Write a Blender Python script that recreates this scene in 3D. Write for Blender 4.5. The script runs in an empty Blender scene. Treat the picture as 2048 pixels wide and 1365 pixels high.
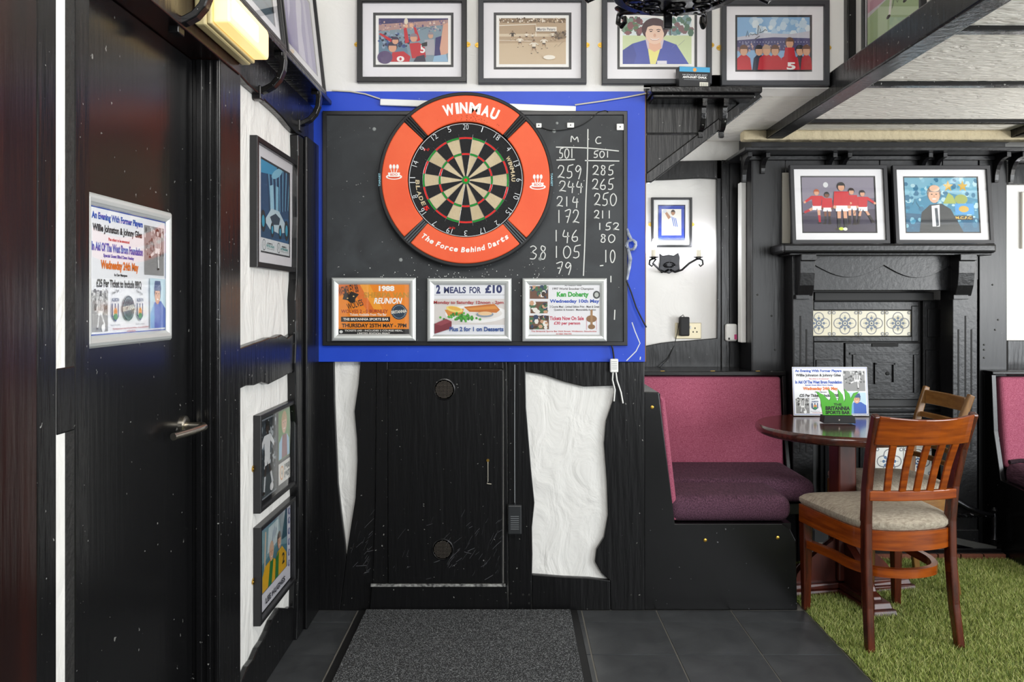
import bpy, bmesh, math, random
from mathutils import Matrix, Vector
random.seed(7)
S = bpy.context.scene
COL = S.collection
PI = math.pi
# ------------------------------------------------------------------ camera
F = 1680.0; CX = 1024.0; HY = 605.0; DC = 3.38; CH = 1.24     # focal length in px, horizon row, camera distance to dart wall, eye height
cam = bpy.data.cameras.new('camera'); cam.sensor_width = 36.0; cam.sensor_fit = 'HORIZONTAL'
cam.lens = 36.0*F/2048.0; cam.shift_y = -(682.5-HY)/2048.0; cam.clip_start = 0.05
camo = bpy.data.objects.new('camera', cam); COL.objects.link(camo)
camo.location = (0, -DC, CH); camo.rotation_euler = (PI/2, 0, 0)
S.camera = camo
# ------------------------------------------------------------------ light
S.view_settings.view_transform = 'Standard'; S.view_settings.look = 'None'
S.view_settings.exposure = 0.0; S.view_settings.gamma = 1.0; S.view_settings.use_curve_mapping = False
W = bpy.data.worlds.new('world'); S.world = W; W.use_nodes = True
W.node_tree.nodes['Background'].inputs[0].default_value = (0.9, 0.95, 1.0, 1)
W.node_tree.nodes['Background'].inputs[1].default_value = 0.20
def area(name, loc, target, sx, sy, power, col=(1,1,1)):
    l = bpy.data.lights.new(name, 'AREA'); l.shape = 'RECTANGLE'; l.size = sx; l.size_y = sy; l.energy = power; l.color = col
    o = bpy.data.objects.new(name, l); COL.objects.link(o); o.location = loc
    o.rotation_euler = (Vector(target)-Vector(loc)).to_track_quat('-Z', 'Y').to_euler()
    return o
area('ceiling_lamp_near', (0.25, -2.75, 2.70), (0.0, -0.2, 1.6), 1.7, 1.2, 60, (1, 0.985, 0.96))
area('window_daylight', (4.6, -3.2, 1.35), (1.6, -0.1, 1.4), 2.0, 1.7, 140, (0.93, 0.97, 1.0))
area('fill_behind', (2.6, -5.6, 1.45), (2.0, 0.3, 3.4), 2.4, 1.4, 95, (0.95, 0.98, 1.0))  # added fill behind the camera, brightens low ceiling and front faces
area('ceiling_fill_front', (3.5, -1.5, 1.35), (3.0, -1.4, 2.1), 0.35, 0.35, 26, (1, 0.97, 0.92))  # added unseen fill aimed up, no fitting, brightens the low ceiling
area('ceiling_fill_back', (3.5, 0.1, 1.35), (3.0, 0.2, 2.1), 0.35, 0.35, 20, (1, 0.97, 0.92))  # second added fill from below for the rear of the low ceiling

# ------------------------------------------------------------------ materials
def lin(h):
    h = h.lstrip('#'); c = [int(h[i:i+2], 16)/255 for i in (0, 2, 4)]
    return tuple(((x/12.92) if x <= 0.04045 else ((x+0.055)/1.055)**2.4) for x in c)+(1,)
_m = {}
def mat(name, hexc, rough=0.5, metal=0.0, bump=None, var=None, speck=None, spec=0.5, coat=0.0, stretch=(1,1,1), emit=None, distort=0.0):
    """bump=(scale, strength, distance); var=(scale, hex2) mottled second colour; speck=(scale, threshold, hex) small paint specks"""
    if name in _m: return _m[name]
    m = bpy.data.materials.new(name); m.use_nodes = True; nt = m.node_tree; N = nt.nodes; L = nt.links
    b = N['Principled BSDF']; b.inputs['Base Color'].default_value = lin(hexc); b.inputs['Roughness'].default_value = rough
    b.inputs['Metallic'].default_value = metal; b.inputs['Specular IOR Level'].default_value = spec; b.inputs['Coat Weight'].default_value = coat
    b.inputs['Coat Roughness'].default_value = 0.12
    if emit: b.inputs['Emission Color'].default_value = lin(emit[0]); b.inputs['Emission Strength'].default_value = emit[1]
    if bump or var or speck:
        tc = N.new('ShaderNodeTexCoord'); mp = N.new('ShaderNodeMapping'); L.new(tc.outputs['Object'], mp.inputs[0])
        mp.inputs['Scale'].default_value = stretch
        col = None
        if var:
            n = N.new('ShaderNodeTexNoise'); n.inputs['Scale'].default_value = var[0]; n.inputs['Detail'].default_value = 6; n.inputs['Distortion'].default_value = distort
            L.new(mp.outputs[0], n.inputs['Vector'])
            r = N.new('ShaderNodeValToRGB'); r.color_ramp.elements[0].position = 0.35; r.color_ramp.elements[1].position = 0.68
            r.color_ramp.elements[0].color = lin(hexc); r.color_ramp.elements[1].color = lin(var[1])
            L.new(n.outputs[0], r.inputs[0]); col = r.outputs[0]
        if speck:
            n = N.new('ShaderNodeTexNoise'); n.inputs['Scale'].default_value = speck[0]; n.inputs['Detail'].default_value = 3
            L.new(tc.outputs['Object'], n.inputs['Vector'])
            r = N.new('ShaderNodeValToRGB'); r.color_ramp.elements[0].position = speck[1]; r.color_ramp.elements[1].position = speck[1]+0.012
            r.color_ramp.elements[0].color = (0,0,0,1); r.color_ramp.elements[1].color = (1,1,1,1)
            L.new(n.outputs[0], r.inputs[0])
            mx = N.new('ShaderNodeMix'); mx.data_type = 'RGBA'; L.new(r.outputs[0], mx.inputs[0])
            if col: L.new(col, mx.inputs[6])
            else: mx.inputs[6].default_value = lin(hexc)
            mx.inputs[7].default_value = lin(speck[2]); col = mx.outputs[2]
        if col: L.new(col, b.inputs['Base Color'])
        if bump:
            n = N.new('ShaderNodeTexNoise'); n.inputs['Scale'].default_value = bump[0]; n.inputs['Detail'].default_value = 5; n.inputs['Distortion'].default_value = distort
            L.new(mp.outputs[0], n.inputs['Vector'])
            bp = N.new('ShaderNodeBump'); bp.inputs['Strength'].default_value = bump[1]; bp.inputs['Distance'].default_value = bump[2]
            L.new(n.outputs[0], bp.inputs['Height']); L.new(bp.outputs[0], b.inputs['Normal'])
    _m[name] = m; return m
def flat(h, rough=0.45):
    return mat('print_'+h.strip('#')+('' if rough == 0.45 else '_%d' % (rough*100)), h, rough)
def glass():
    if 'glass' in _m: return _m['glass']
    m = bpy.data.materials.new('picture_glass'); m.use_nodes = True; N = m.node_tree.nodes; L = m.node_tree.links; N.clear()
    o = N.new('ShaderNodeOutputMaterial'); mx = N.new('ShaderNodeMixShader'); t = N.new('ShaderNodeBsdfTransparent'); g = N.new('ShaderNodeBsdfGlossy')
    g.inputs['Roughness'].default_value = 0.03; lw = N.new('ShaderNodeLayerWeight'); lw.inputs[0].default_value = 0.5
    pw = N.new('ShaderNodeMath'); pw.operation = 'POWER'; pw.inputs[1].default_value = 5.0; fr = N.new('ShaderNodeMath'); fr.operation = 'MULTIPLY_ADD'; fr.inputs[1].default_value = 0.95; fr.inputs[2].default_value = 0.035
    L.new(lw.outputs['Facing'], pw.inputs[0]); L.new(pw.outputs[0], fr.inputs[0])
    L.new(fr.outputs[0], mx.inputs[0]); L.new(t.outputs[0], mx.inputs[1]); L.new(g.outputs[0], mx.inputs[2]); L.new(mx.outputs[0], o.inputs[0])
    _m['glass'] = m; return m
BLK = mat('black_gloss_paint', '#101011', 0.25, spec=0.4, bump=(14, 0.35, 0.006), stretch=(3, 3, 0.35), speck=(85, 0.715, '#8a8a86'))
BLKF = mat('black_paint_boards', '#0f0f10', 0.3, spec=0.35, bump=(12, 0.4, 0.006), stretch=(4, 4, 0.4), speck=(75, 0.715, '#83837f'))
BLKS = mat('black_satin_wood', '#131315', 0.32, spec=0.38, bump=(10, 0.3, 0.004), stretch=(5, 5, 0.5), speck=(100, 0.735, '#5f5f5c'))
BLKR = mat('rough_sawn_black', '#232322', 0.6, bump=(60, 0.9, 0.006), stretch=(1, 1, 1))
REDW = mat('dark_mahogany_stain', '#130909', 0.25, bump=(9, 0.35, 0.004), stretch=(4, 4, 0.3), var=(4, '#2a100b'))
WHT = mat('white_plaster', '#e9e8e4', 0.75, bump=(7, 0.75, 0.02), stretch=(1.6,1.6,.8), distort=0.9)
WHTW = mat('white_wall_plaster', '#eceae6', 0.75, bump=(6, 0.45, 0.016), distort=1.2)
WHTC = mat('ceiling_plaster', '#ebe8e0', 0.8, bump=(16, 0.8, 0.02), stretch=(0.6, 2.2, 1), distort=1.5)
CREAM = mat('cream_cornice', '#cdbf9f', 0.8, bump=(18, 0.8, 0.02))
BLUE = mat('royal_blue_paint', '#0c3fc0', 0.45, bump=(10, 0.15, 0.003), var=(4, '#1a49cc'), speck=(60, 0.73, '#7f93d8'))
SLATE = mat('chalkboard_slate', '#202326', 0.55, var=(5, '#34383b'), speck=(110, 0.74, '#a9a9a5'), distort=1.0)
BFR = mat('black_frame', '#1b1b1d', 0.35, bump=(40, 0.15, 0.002), stretch=(1, 6, 1))
GFR = mat('charcoal_grain_frame', '#33353a', 0.45, bump=(30, 0.3, 0.002), stretch=(1, 8, 1))
SNAP = mat('silver_snap_frame', '#cfd2d0', 0.38, metal=0.35)
BRASS = mat('brass', '#c9a14a', 0.3, metal=1.0)
STEEL = mat('brushed_steel', '#b9b3a6', 0.28, metal=1.0)
IRON = mat('black_wrought_iron', '#1b1b1e', 0.22, metal=0.6, bump=(40, 0.3, 0.003))
TILE = mat('dark_slate_tile', '#3a3c3e', 0.38, bump=(7, 0.4, 0.008), var=(6, '#4a4c4e'), distort=0.8)
GROUT = mat('grout', '#8d8a82', 0.9)
MATC = mat('charcoal_mat_pile', '#2c2d2f', 0.95, bump=(260, 0.8, 0.008), speck=(300, 0.56, '#8f9293'))
RUB = mat('black_rubber', '#0e0e0f', 0.6)
WPL = mat('white_plastic', '#eeeeea', 0.4)

# ------------------------------------------------------------------ mesh builder
class MB:
    def __init__(s): s.v = []; s.f = []; s.mi = []; s.mats = []
    def m(s, material):
        if material not in s.mats: s.mats.append(material)
        return s.mats.index(material)
    def add(s, vs, fs, material=None):
        k = len(s.v); s.v += [tuple(p) for p in vs]
        i = s.m(material) if material else 0
        for f in fs: s.f.append([a+k for a in f]); s.mi.append(i)
        return s
    def box(s, x0, x1, y0, y1, z0, z1, material=None):
        v = [(x0,y0,z0),(x1,y0,z0),(x1,y1,z0),(x0,y1,z0),(x0,y0,z1),(x1,y0,z1),(x1,y1,z1),(x0,y1,z1)]
        return s.add(v, [(0,3,2,1),(4,5,6,7),(0,1,5,4),(1,2,6,5),(2,3,7,6),(3,0,4,7)], material)
    def prism(s, poly, z0, z1, ax='xy', material=None):
        """poly 2D outline extruded along the third axis"""
        a = sum(poly[i][0]*poly[(i+1) % len(poly)][1]-poly[(i+1) % len(poly)][0]*poly[i][1] for i in range(len(poly)))
        if a < 0: poly = poly[::-1]
        M = {'xy': lambda p, z: (p[0], p[1], z), 'xz': lambda p, z: (p[0], -z, p[1]), 'yz': lambda p, z: (z, p[0], p[1])}[ax]
        n = len(poly)
        if ax == 'xz': z0, z1 = -z1, -z0
        vs = [M(p, z0) for p in poly]+[M(p, z1) for p in poly]
        fs = [tuple(range(n-1, -1, -1)), tuple(range(n, 2*n))]+[(i, (i+1) % n, n+(i+1) % n, n+i) for i in range(n)]
        return s.add(vs, fs, material)
    def loft(s, rings, closed=True, cap=True, material=None):
        n = len(rings[0]); vs = [p for r in rings for p in r]; fs = []
        for k in range(len(rings)-1):
            for i in range(n if closed else n-1):
                j = (i+1) % n; fs.append((k*n+i, k*n+j, (k+1)*n+j, (k+1)*n+i))
        if cap: fs += [tuple(range(n-1, -1, -1)), tuple(range((len(rings)-1)*n, len(rings)*n))]
        return s.add(vs, fs, material)
    def tube(s, pts, r, seg=8, material=None, flatten=None):
        P = [Vector(p) for p in pts]; R = r if isinstance(r, (list, tuple)) else [r]*len(P); rings = []
        t0 = (P[1]-P[0]).normalized(); up = Vector((0,0,1)) if abs(t0.z) < 0.9 else Vector((1,0,0))
        nrm = (up - t0*up.dot(t0)).normalized()
        for i, p in enumerate(P):
            t = (P[min(i+1, len(P)-1)]-P[max(i-1, 0)]).normalized()
            nrm = (nrm - t*nrm.dot(t)).normalized(); bn = t.cross(nrm)
            rings.append([tuple(p+(nrm*math.cos(2*PI*k/seg)+bn*math.sin(2*PI*k/seg))*R[i]) for k in range(seg)])
        return s.loft(rings, material=material)
    def bar(s, pts, a, b, material=None, up=(0,0,1)):
        """rectangular section a (along up) x b swept along pts; a, b scalars or lists"""
        P = [Vector(p) for p in pts]; A = a if isinstance(a, (list, tuple)) else [a]*len(P); B = b if isinstance(b, (list, tuple)) else [b]*len(P); rings = []
        for i, p in enumerate(P):
            t = (P[min(i+1, len(P)-1)]-P[max(i-1, 0)]).normalized(); u = Vector(up); u = (u-t*u.dot(t)).normalized(); w = t.cross(u)
            rings.append([tuple(p+u*A[i]/2*q+w*B[i]/2*r) for q, r in ((1,1),(1,-1),(-1,-1),(-1,1))])
        return s.loft(rings, material=material)
    def lathe(s, prof, c=(0,0,0), axis='z', seg=24, material=None):
        M = {'z': lambda r, h, a: (c[0]+r*math.cos(a), c[1]+r*math.sin(a), c[2]+h), 'y': lambda r, h, a: (c[0]+r*math.sin(a), c[1]+h, c[2]+r*math.cos(a)),
             'x': lambda r, h, a: (c[0]+h, c[1]+r*math.cos(a), c[2]+r*math.sin(a))}[axis]
        rings = [[M(max(r, 1e-5), h, 2*PI*k/seg) for k in range(seg)] for r, h in prof]
        return s.loft(rings, material=material)
    def ring(s, r0, r1, a0, a1, z0, z1, seg=24, c=(0,0), material=None):
        full = abs(a1-a0) > 2*PI-1e-4; n = seg if full else seg+1; rings = []
        for k in range(n):
            a = a0+(a1-a0)*k/seg; ca, sa = math.cos(a), math.sin(a)
            rings.append([(c[0]+r0*ca, c[1]+r0*sa, z0), (c[0]+r1*ca, c[1]+r1*sa, z0), (c[0]+r1*ca, c[1]+r1*sa, z1), (c[0]+r0*ca, c[1]+r0*sa, z1)])
        if full: rings.append(rings[0])
        return s.loft(rings, cap=not full, material=material)
    def ribbon(s, pts, w, z, material=None):
        """flat stroke in the local xy plane at height z"""
        n = len(pts); L = []; R = []
        for i in range(n):
            a = pts[max(i-1, 0)]; b = pts[min(i+1, n-1)]; dx, dy = b[0]-a[0], b[1]-a[1]; l = math.hypot(dx, dy) or 1
            nx, ny = -dy/l*w/2, dx/l*w/2; p = pts[i]; L.append((p[0]+nx, p[1]+ny, z)); R.append((p[0]-nx, p[1]-ny, z))
        vs = L+R; fs = [(i, n+i, n+i+1, i+1) for i in range(n-1)]
        return s.add(vs, fs, material)
    def mesh(s, name):
        me = bpy.data.meshes.new(name); me.from_pydata(s.v, [], s.f)
        for m_ in s.mats: me.materials.append(m_)
        if s.mats: me.polygons.foreach_set('material_index', s.mi)
        me.update(); return me
    def build(s, name, material=None, parent=None, bevel=0, seg=2, smooth=False, sub=0):
        me = s.mesh(name)
        if material and not s.mats: me.materials.append(material)
        o = bpy.data.objects.new(name, me); COL.objects.link(o); o.parent = parent
        if parent is None:                                   # origin at the base centre of the thing
            xs = [v[0] for v in s.v]; ys = [v[1] for v in s.v]; zs = [v[2] for v in s.v]
            c = Vector(((min(xs)+max(xs))/2, (min(ys)+max(ys))/2, min(zs))); me.transform(Matrix.Translation(-c)); o.location = c
        if smooth:
            me.polygons.foreach_set('use_smooth', [True]*len(me.polygons))
        if bevel:
            b = o.modifiers.new('bevel', 'BEVEL'); b.width = bevel; b.segments = seg; b.limit_method = 'ANGLE'; b.angle_limit = 0.6
        if sub:
            q = o.modifiers.new('subd', 'SUBSURF'); q.levels = sub; q.render_levels = sub
        if smooth: me.set_sharp_from_angle(angle=0.7) if not sub else None
        return o
def tag(o, label=None, cat=None, group=None, kind=None):
    if label: o['label'] = label
    if cat: o['category'] = cat
    if group: o['group'] = group
    if kind: o['kind'] = kind
    return o
def empty(name, mtx, label, cat, group=None):
    o = bpy.data.objects.new(name, None); o.empty_display_size = 0.05; COL.objects.link(o); o.matrix_world = mtx
    return tag(o, label, cat, group)
def struct(name, label=None):
    o = bpy.data.objects.new(name, None); o.empty_display_size = 0.05; COL.objects.link(o); o['kind'] = 'structure'
    if label: o['label'] = label
    return o
# ------------------------------------------------------------------ pixel helpers (directions turned into points on a known plane)
def PX(px, Y=0.0): return (px-CX)*(DC+Y)/F
def PZ(py, Y=0.0): return CH-(py-HY)*(DC+Y)/F
def PY_left(px, X): return abs(X)*F/(CX-px)-DC         # where a pixel column meets the plane x = X on the left wall
UF = (Vector((1,0,0)), Vector((0,0,1)), Vector((0,-1,0)))      # frontal frame: right, up, out
UL = (Vector((0,1,0)), Vector((0,0,1)), Vector((1,0,0)))       # left wall frame
UR = (Vector((0,-1,0)), Vector((0,0,1)), Vector((-1,0,0)))     # wall facing left
def frame_mtx(O, U, tilt=0.0, roll=0.0):
    u, v, n = U
    M = Matrix(((u.x, v.x, n.x, O[0]), (u.y, v.y, n.y, O[1]), (u.z, v.z, n.z, O[2]), (0,0,0,1)))
    return M @ Matrix.Rotation(tilt, 4, 'X') @ Matrix.Rotation(roll, 4, 'Z')
class Fr:
    """frontal pixel box on plane Y: local x right from centre, y up from bottom, z out"""
    def __init__(s, x0, y0, x1, y1, Y):
        s.k = (DC+Y)/F; s.xc = (x0+x1)/2; s.yb = max(y0, y1); s.w = abs(x1-x0)*s.k; s.h = abs(y1-y0)*s.k
        s.O = (PX(s.xc, Y), Y, PZ(s.yb, Y))
    def x(s, px): return (px-s.xc)*s.k
    def y(s, py): return (s.yb-py)*s.k
    def p(s, px, py): return (s.x(px), s.y(py))
    def mtx(s, tilt=0.0, roll=0.0): return frame_mtx(s.O, UF, tilt, roll)
# ------------------------------------------------------------------ text and prints
_tc = {}
def text_geo(t, bold=0.0, shear=0.0, space=1.0):
    key = (t, bold, shear, space)
    if key in _tc: return _tc[key]
    c = bpy.data.curves.new('t', 'FONT'); c.body = t; c.offset = bold; c.shear = shear; c.space_character = space; c.resolution_u = 3; c.fill_mode = 'FRONT'
    o = bpy.data.objects.new('t', c); COL.objects.link(o)
    me = bpy.data.meshes.new_from_object(o)
    vs = [tuple(v.co) for v in me.vertices]; fs = [tuple(p.vertices) for p in me.polygons]
    bpy.data.objects.remove(o); bpy.data.curves.remove(c); bpy.data.meshes.remove(me)
    xs = [v[0] for v in vs]; ys = [v[1] for v in vs]
    r = (vs, fs, min(xs), max(xs), min(ys), max(ys)); _tc[key] = r; return r
def add_text(mb, t, x0, y0, x1, y1, z, material, bold=0.012, rot=0.0, shear=0.0, space=1.0):
    """letters stretched into the box (x0,y0)-(x1,y1)"""
    vs, fs, a, b, c, d = text_geo(t, bold, shear, space)
    cx, cy = (x0+x1)/2, (y0+y1)/2; sx = (x1-x0)/(b-a); sy = (y1-y0)/(d-c); ca, sa = math.cos(rot), math.sin(rot); out = []
    for v in vs:
        x = (v[0]-(a+b)/2)*sx; y = (v[1]-(c+d)/2)*sy; out.append((cx+x*ca-y*sa, cy+x*sa+y*ca, z))
    mb.add(out, fs, material)
def arc_text(mb, t, cx, cy, r, a0, a1, h, z, material, inward=False, bold=0.02, shear=0.0):
    """letters one by one along a circle; angles in degrees clockwise from the top"""
    ws = [0.45 if ch == ' ' else (0.35 if ch in "iIl1'.j" else (1.25 if ch in 'mMWw' else 0.85)) for ch in t]; tot = sum(ws); acc = 0
    for ch, w_ in zip(t, ws):
        mid = a0+(a1-a0)*(acc+w_/2)/tot; acc += w_
        if ch == ' ': continue
        A = math.radians(mid); x = cx+r*math.sin(A); y = cy+r*math.cos(A); wd = abs(math.radians(a1-a0))*r*w_/tot*0.86
        hh = h*(0.74 if ch in 'acemnorsuvxz' else 1.0)
        dy = -(h-hh)/2 if not inward else -(h-hh)/2
        rot = -A if not inward else PI-A
        x += -math.sin(rot)*dy; y += math.cos(rot)*dy
        add_text(mb, ch, x-wd/2, y-hh/2, x+wd/2, y+hh/2, z, material, bold, rot, shear)
class Print:
    """flat printed sheet: coloured shapes in unit coordinates of a w x h rectangle whose lower left corner is (x0, y0)"""
    def __init__(s, x0, y0, w, h, z, base=None, step=0.00006):
        s.mb = MB(); s.x0, s.y0, s.w, s.h, s.z, s.st = x0, y0, w, h, z, step
        if base: s.rect(0, 0, 1, 1, base)
    def q(s, x, y): return (s.x0+x*s.w, s.y0+y*s.h)
    def up(s): s.z += s.st
    def poly(s, pts, c):
        a = sum(pts[i][0]*pts[(i+1) % len(pts)][1]-pts[(i+1) % len(pts)][0]*pts[i][1] for i in range(len(pts)))
        if a < 0: pts = pts[::-1]
        s.mb.add([s.q(*p)+(s.z,) for p in pts], [tuple(range(len(pts)))], flat(c)); s.up(); return s
    def rect(s, x0, y0, x1, y1, c): return s.poly([(x0,y0),(x1,y0),(x1,y1),(x0,y1)], c)
    def ell(s, cx, cy, rx, ry, c, n=14, a=0.0):
        ar = s.w/s.h; pts = []
        for k in range(n):
            X = rx*math.cos(2*PI*k/n); Y = ry*math.sin(2*PI*k/n)
            pts.append((cx+X*math.cos(a)-Y*math.sin(a)/ar, cy+X*math.sin(a)*ar+Y*math.cos(a)))
        return s.poly(pts, c)
    def text(s, t, x0, y0, x1, y1, c, bold=0.015, rot=0.0, shear=0.0):
        a, b = s.q(x0, y0), s.q(x1, y1); add_text(s.mb, t, a[0], a[1], b[0], b[1], s.z, flat(c), bold, rot, shear); s.up(); return s
    def stroke(s, pts, w, c): s.mb.ribbon([s.q(*p) for p in pts], w*s.w, s.z, flat(c)); s.up(); return s
    def person(s, x, y, h, shirt, shorts='#f2f2f2', sock='#1c1c1c', skin='#d8a585', hair='#4a3020', arms='down', legs='stand', stripes=None, num=None):
        """a small printed footballer, feet at y, height h (fraction of the print height)"""
        k = h*s.h/s.w; X = lambda a: x+a*k; Y = lambda b: y+b*h
        P = lambda pts, c: s.poly([(X(a), Y(b)) for a, b in pts], c)
        if legs == 'stand': lg = [((-.10,.46),(-.02,.46),(-.04,.04),(-.10,.04)), ((.02,.46),(.10,.46),(.10,.04),(.04,.04))]; ft = [(-.08,.02),(.08,.02)]
        elif legs == 'kick': lg = [((-.10,.50),(-.02,.44),(-.36,.30),(-.38,.36)), ((.0,.46),(.09,.46),(.10,.04),(.04,.04))]; ft = [(-.40,.30),(.08,.02)]
        else: lg = [((-.10,.46),(-.02,.46),(-.12,.04),(-.18,.05)), ((.02,.46),(.10,.46),(.30,.12),(.24,.08))]; ft = [(-.16,.03),(.30,.08)]
        for q in lg:
            P(q, skin); a, b, c, d = q
            P([((b[0]+c[0])/2, (b[1]+c[1])/2), c, d, ((a[0]+d[0])/2, (a[1]+d[1])/2)], sock)
        for fx, fy in ft: s.ell(X(fx-.02), Y(fy), .06*k, .025*h, '#2a1c14')
        P([(-.13,.54),(.13,.54),(.13,.40),(.02,.40),(0,.46),(-.02,.40),(-.13,.40)], shorts)
        P([(-.15,.82),(.15,.82),(.12,.52),(-.12,.52)], shirt)
        if stripes:
            for i in (-.09, -.0, .09): P([(i-.02,.82),(i+.02,.82),(i+.02,.53),(i-.02,.53)], stripes)
        if arms == 'up': A = [((-.16,.82),(-.09,.80),(-.06,1.10),(-.12,1.12)), ((.09,.80),(.16,.82),(.12,1.12),(.06,1.10))]
        elif arms == 'out': A = [((-.15,.82),(-.13,.73),(-.34,.60),(-.36,.66)), ((.13,.73),(.15,.82),(.36,.66),(.34,.60))]
        else: A = [((-.15,.82),(-.11,.76),(-.12,.48),(-.18,.50)), ((.11,.76),(.15,.82),(.18,.50),(.12,.48))]
        for q in A:
            P(q, shirt); c, d = q[2], q[3]; s.ell(X((c[0]+d[0])/2), Y((c[1]+d[1])/2), .035*k, .035*h, skin)
        s.head(x, Y(.915), .075*k, .085*h, skin, hair)
        if num: s.text(num, X(-.06), Y(.58), X(.06), Y(.74), '#f4f4f4')
        return s
    def head(s, cx, cy, rx, ry, skin='#d8a585', hair='#4a3020', face=False):
        s.ell(cx, cy+ry*.18, rx*1.12, ry*1.06, hair); s.ell(cx, cy-ry*.08, rx*.9, ry*.92, skin)
        s.poly([(cx-rx*.95, cy+ry*.35), (cx+rx*.95, cy+ry*.35), (cx+rx*.7, cy+ry*.95), (cx-rx*.7, cy+ry*.95)], hair)
        if face:
            for q in (-.36, .36): s.ell(cx+q*rx, cy+ry*.08, rx*.14, ry*.06, '#3a2418')
            s.ell(cx, cy-ry*.15, rx*.12, ry*.13, '#c98f72'); s.ell(cx, cy-ry*.5, rx*.36, ry*.07, '#f3e6df')
        return s
    def speckle(s, n, cols, r, box=(0,0,1,1), seed=1):
        rg = random.Random(seed)
        for _ in range(n):
            x = rg.uniform(box[0], box[2]); y = rg.uniform(box[1], box[3]); q = r*rg.uniform(.5, 1.4); z = s.z
            s.ell(x, y, q, q*s.w/s.h*rg.uniform(.6, 1.4), rg.choice(cols), 6); s.z = z+s.st*0.02
        s.up(); return s
    def build(s, name, parent): return s.mb.build(name, None, parent)
def rails(parent, w, h, prof, material, name='frame_rail', yb=0.0):
    """four mitred rails around a w x h rectangle (x centred, bottom at yb); prof = [(inset, z), ...] outer to inner"""
    def corner(i, ins): return [(-w/2+ins, yb+ins), (w/2-ins, yb+ins), (w/2-ins, yb+h-ins), (-w/2+ins, yb+h-ins)][i]
    for i in range(4):
        a = [corner(i, p[0])+(p[1],) for p in prof]; b = [corner((i+1) % 4, p[0])+(p[1],) for p in prof]
        MB().loft([a, b]).build(name, material, parent)
FLATP = lambda b, t: [(0,0),(0,t-.002),(.002,t),(b-.002,t),(b,t-.003),(b,0)]
SNAPP = lambda b, t: [(0,0),(0,t*.5),(b*.18,t*.85),(b*.42,t),(b*.7,t*.85),(b*.95,t*.45),(b,0)]
# ================================================================== STRUCTURE
def LYZ(px, py, X):
    Y = PY_left(px, X); return (Y, CH-(py-HY)*(DC+Y)/F)
def jit(a, b, n, amp, seed, axis=1):
    """points from a to b with small random offsets on one axis"""
    rg = random.Random(seed); out = []
    for k in range(n+1):
        t = k/n; p = [a[0]+(b[0]-a[0])*t, a[1]+(b[1]-a[1])*t]
        if 0 < k < n: p[axis] += rg.uniform(-amp, amp)
        out.append(tuple(p))
    return out
LC = 2.105                                            # low ceiling
# floor with real tiles
floor = struct('floor', 'dark slate tiled pub floor with pale grout lines')
MB().box(-1.1, 3.6, -4.2, 1.2, -0.06, -0.004).build('floor_slab', GROUT, floor)
cols = [-0.82, -0.62, -0.32, -0.02, 0.28, 0.58, 0.88, 1.176]
rows = [0.0, -0.125]+[-0.125-0.3*k for k in range(1, 13)]
def tile_mesh(w, d):
    return MB().prism([(-w/2,-d/2),(w/2,-d/2),(w/2,d/2),(-w/2,d/2)], -0.006, 0.0)
_tm = {}
for i in range(len(cols)-1):
    for j in range(len(rows)-1):
        w = cols[i+1]-cols[i]-0.006; d = rows[j]-rows[j+1]-0.006; key = (round(w, 3), round(d, 3))
        if key not in _tm:
            o = tile_mesh(w, d).build('tile', TILE, floor); _tm[key] = o; o.location = (0,0,0)
        else:
            o = _tm[key].copy(); COL.objects.link(o)
        o.location = ((cols[i]+cols[i+1])/2, (rows[j]+rows[j+1])/2, random.uniform(-0.0008, 0.0008))
# back wall with the dartboard
wb = struct('wall_back', 'black timber boarded wall below, white plaster above the dartboard')
MB().box(-0.95, 0.53, 0.022, 1.129, 0, LC).build('plaster', WHT, wb)
MB().box(-0.95, 0.53, 0.0, 0.13, 2.035, 2.8).build('plaster', WHTW, wb); wu = struct('wall_upper', 'white plaster wall above the corner brace'); MB().box(0.53, 1.34, 0.0, 0.13, 2.102, 2.8).build('plaster', WHTW, wu)
t4 = struct('trim_4', 'black framing boards around the cupboard hatch')
B0 = lambda px: PX(px, 0.0)
Z0 = lambda py: PZ(py, 0.0)
def board(pts, name='board', y0=0.0, y1=0.022, m=BLKF, bev=0.003, par=None):
    return MB().prism([(B0(a), max(0.0, Z0(b))) for a, b in pts], y0, y1, 'xz').build(name, m, par or (t4 if y0 < 0 else wb), bevel=bev)
BT = 724; FL = 1222
sl = [(668,BT),(669,800),(671,853),(676,967),(683,1030),(690,1085),(692,1122)]
sr = [(721,BT),(717,769),(709,823),(714,878),(715,922),(711,997),(703,1046),(694,1105),(692,1122)]
board([(607,BT)]+sl+[(680,FL),(607,FL)])
board([(680.5,FL)]+[(p[0]+0.8, p[1]) for p in sl[::-1][:1]]+sr[::-1]+[(752,BT),(750,1000),(744,FL)])
board([(753,BT),(776,BT),(776,FL-52),(745,FL-52),(751,1000)], y0=-0.006)
board([(776,BT),(1007,BT),(1007,738),(776,738)], y0=-0.004)
board([(744,FL-52),(1014.5,FL-52),(1016.5,FL),(740,FL)], 'bottom_rail', y0=-0.012)
board([(1008,BT),(1014,BT),(1016,FL-54),(1008,FL-54)], y0=-0.006)
wl = [(1051,744),(1052,813),(1058,888),(1062,937),(1069,1006),(1064,1056),(1065,1110),(1064,1150)]
wr = [(1233,772),(1225,804),(1212,843),(1208,888),(1214,967),(1216,1031),(1208,1076),(1193,1100),(1190,1125),(1203,1147),(1220,1162)]
board([(1015,BT),(1051,BT)]+wl+[(1063,FL),(1017,FL)])
board([(1052,BT),(1236,BT),(1233,772),(1168,774),(1128,764),(1090,751),(1051,744)])
board([(1237,BT),(1289,BT),(1289,FL),(1222,FL),(1220,1162)]+wr[::-1][1:]+[(1233,772)], 'post')
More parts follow.
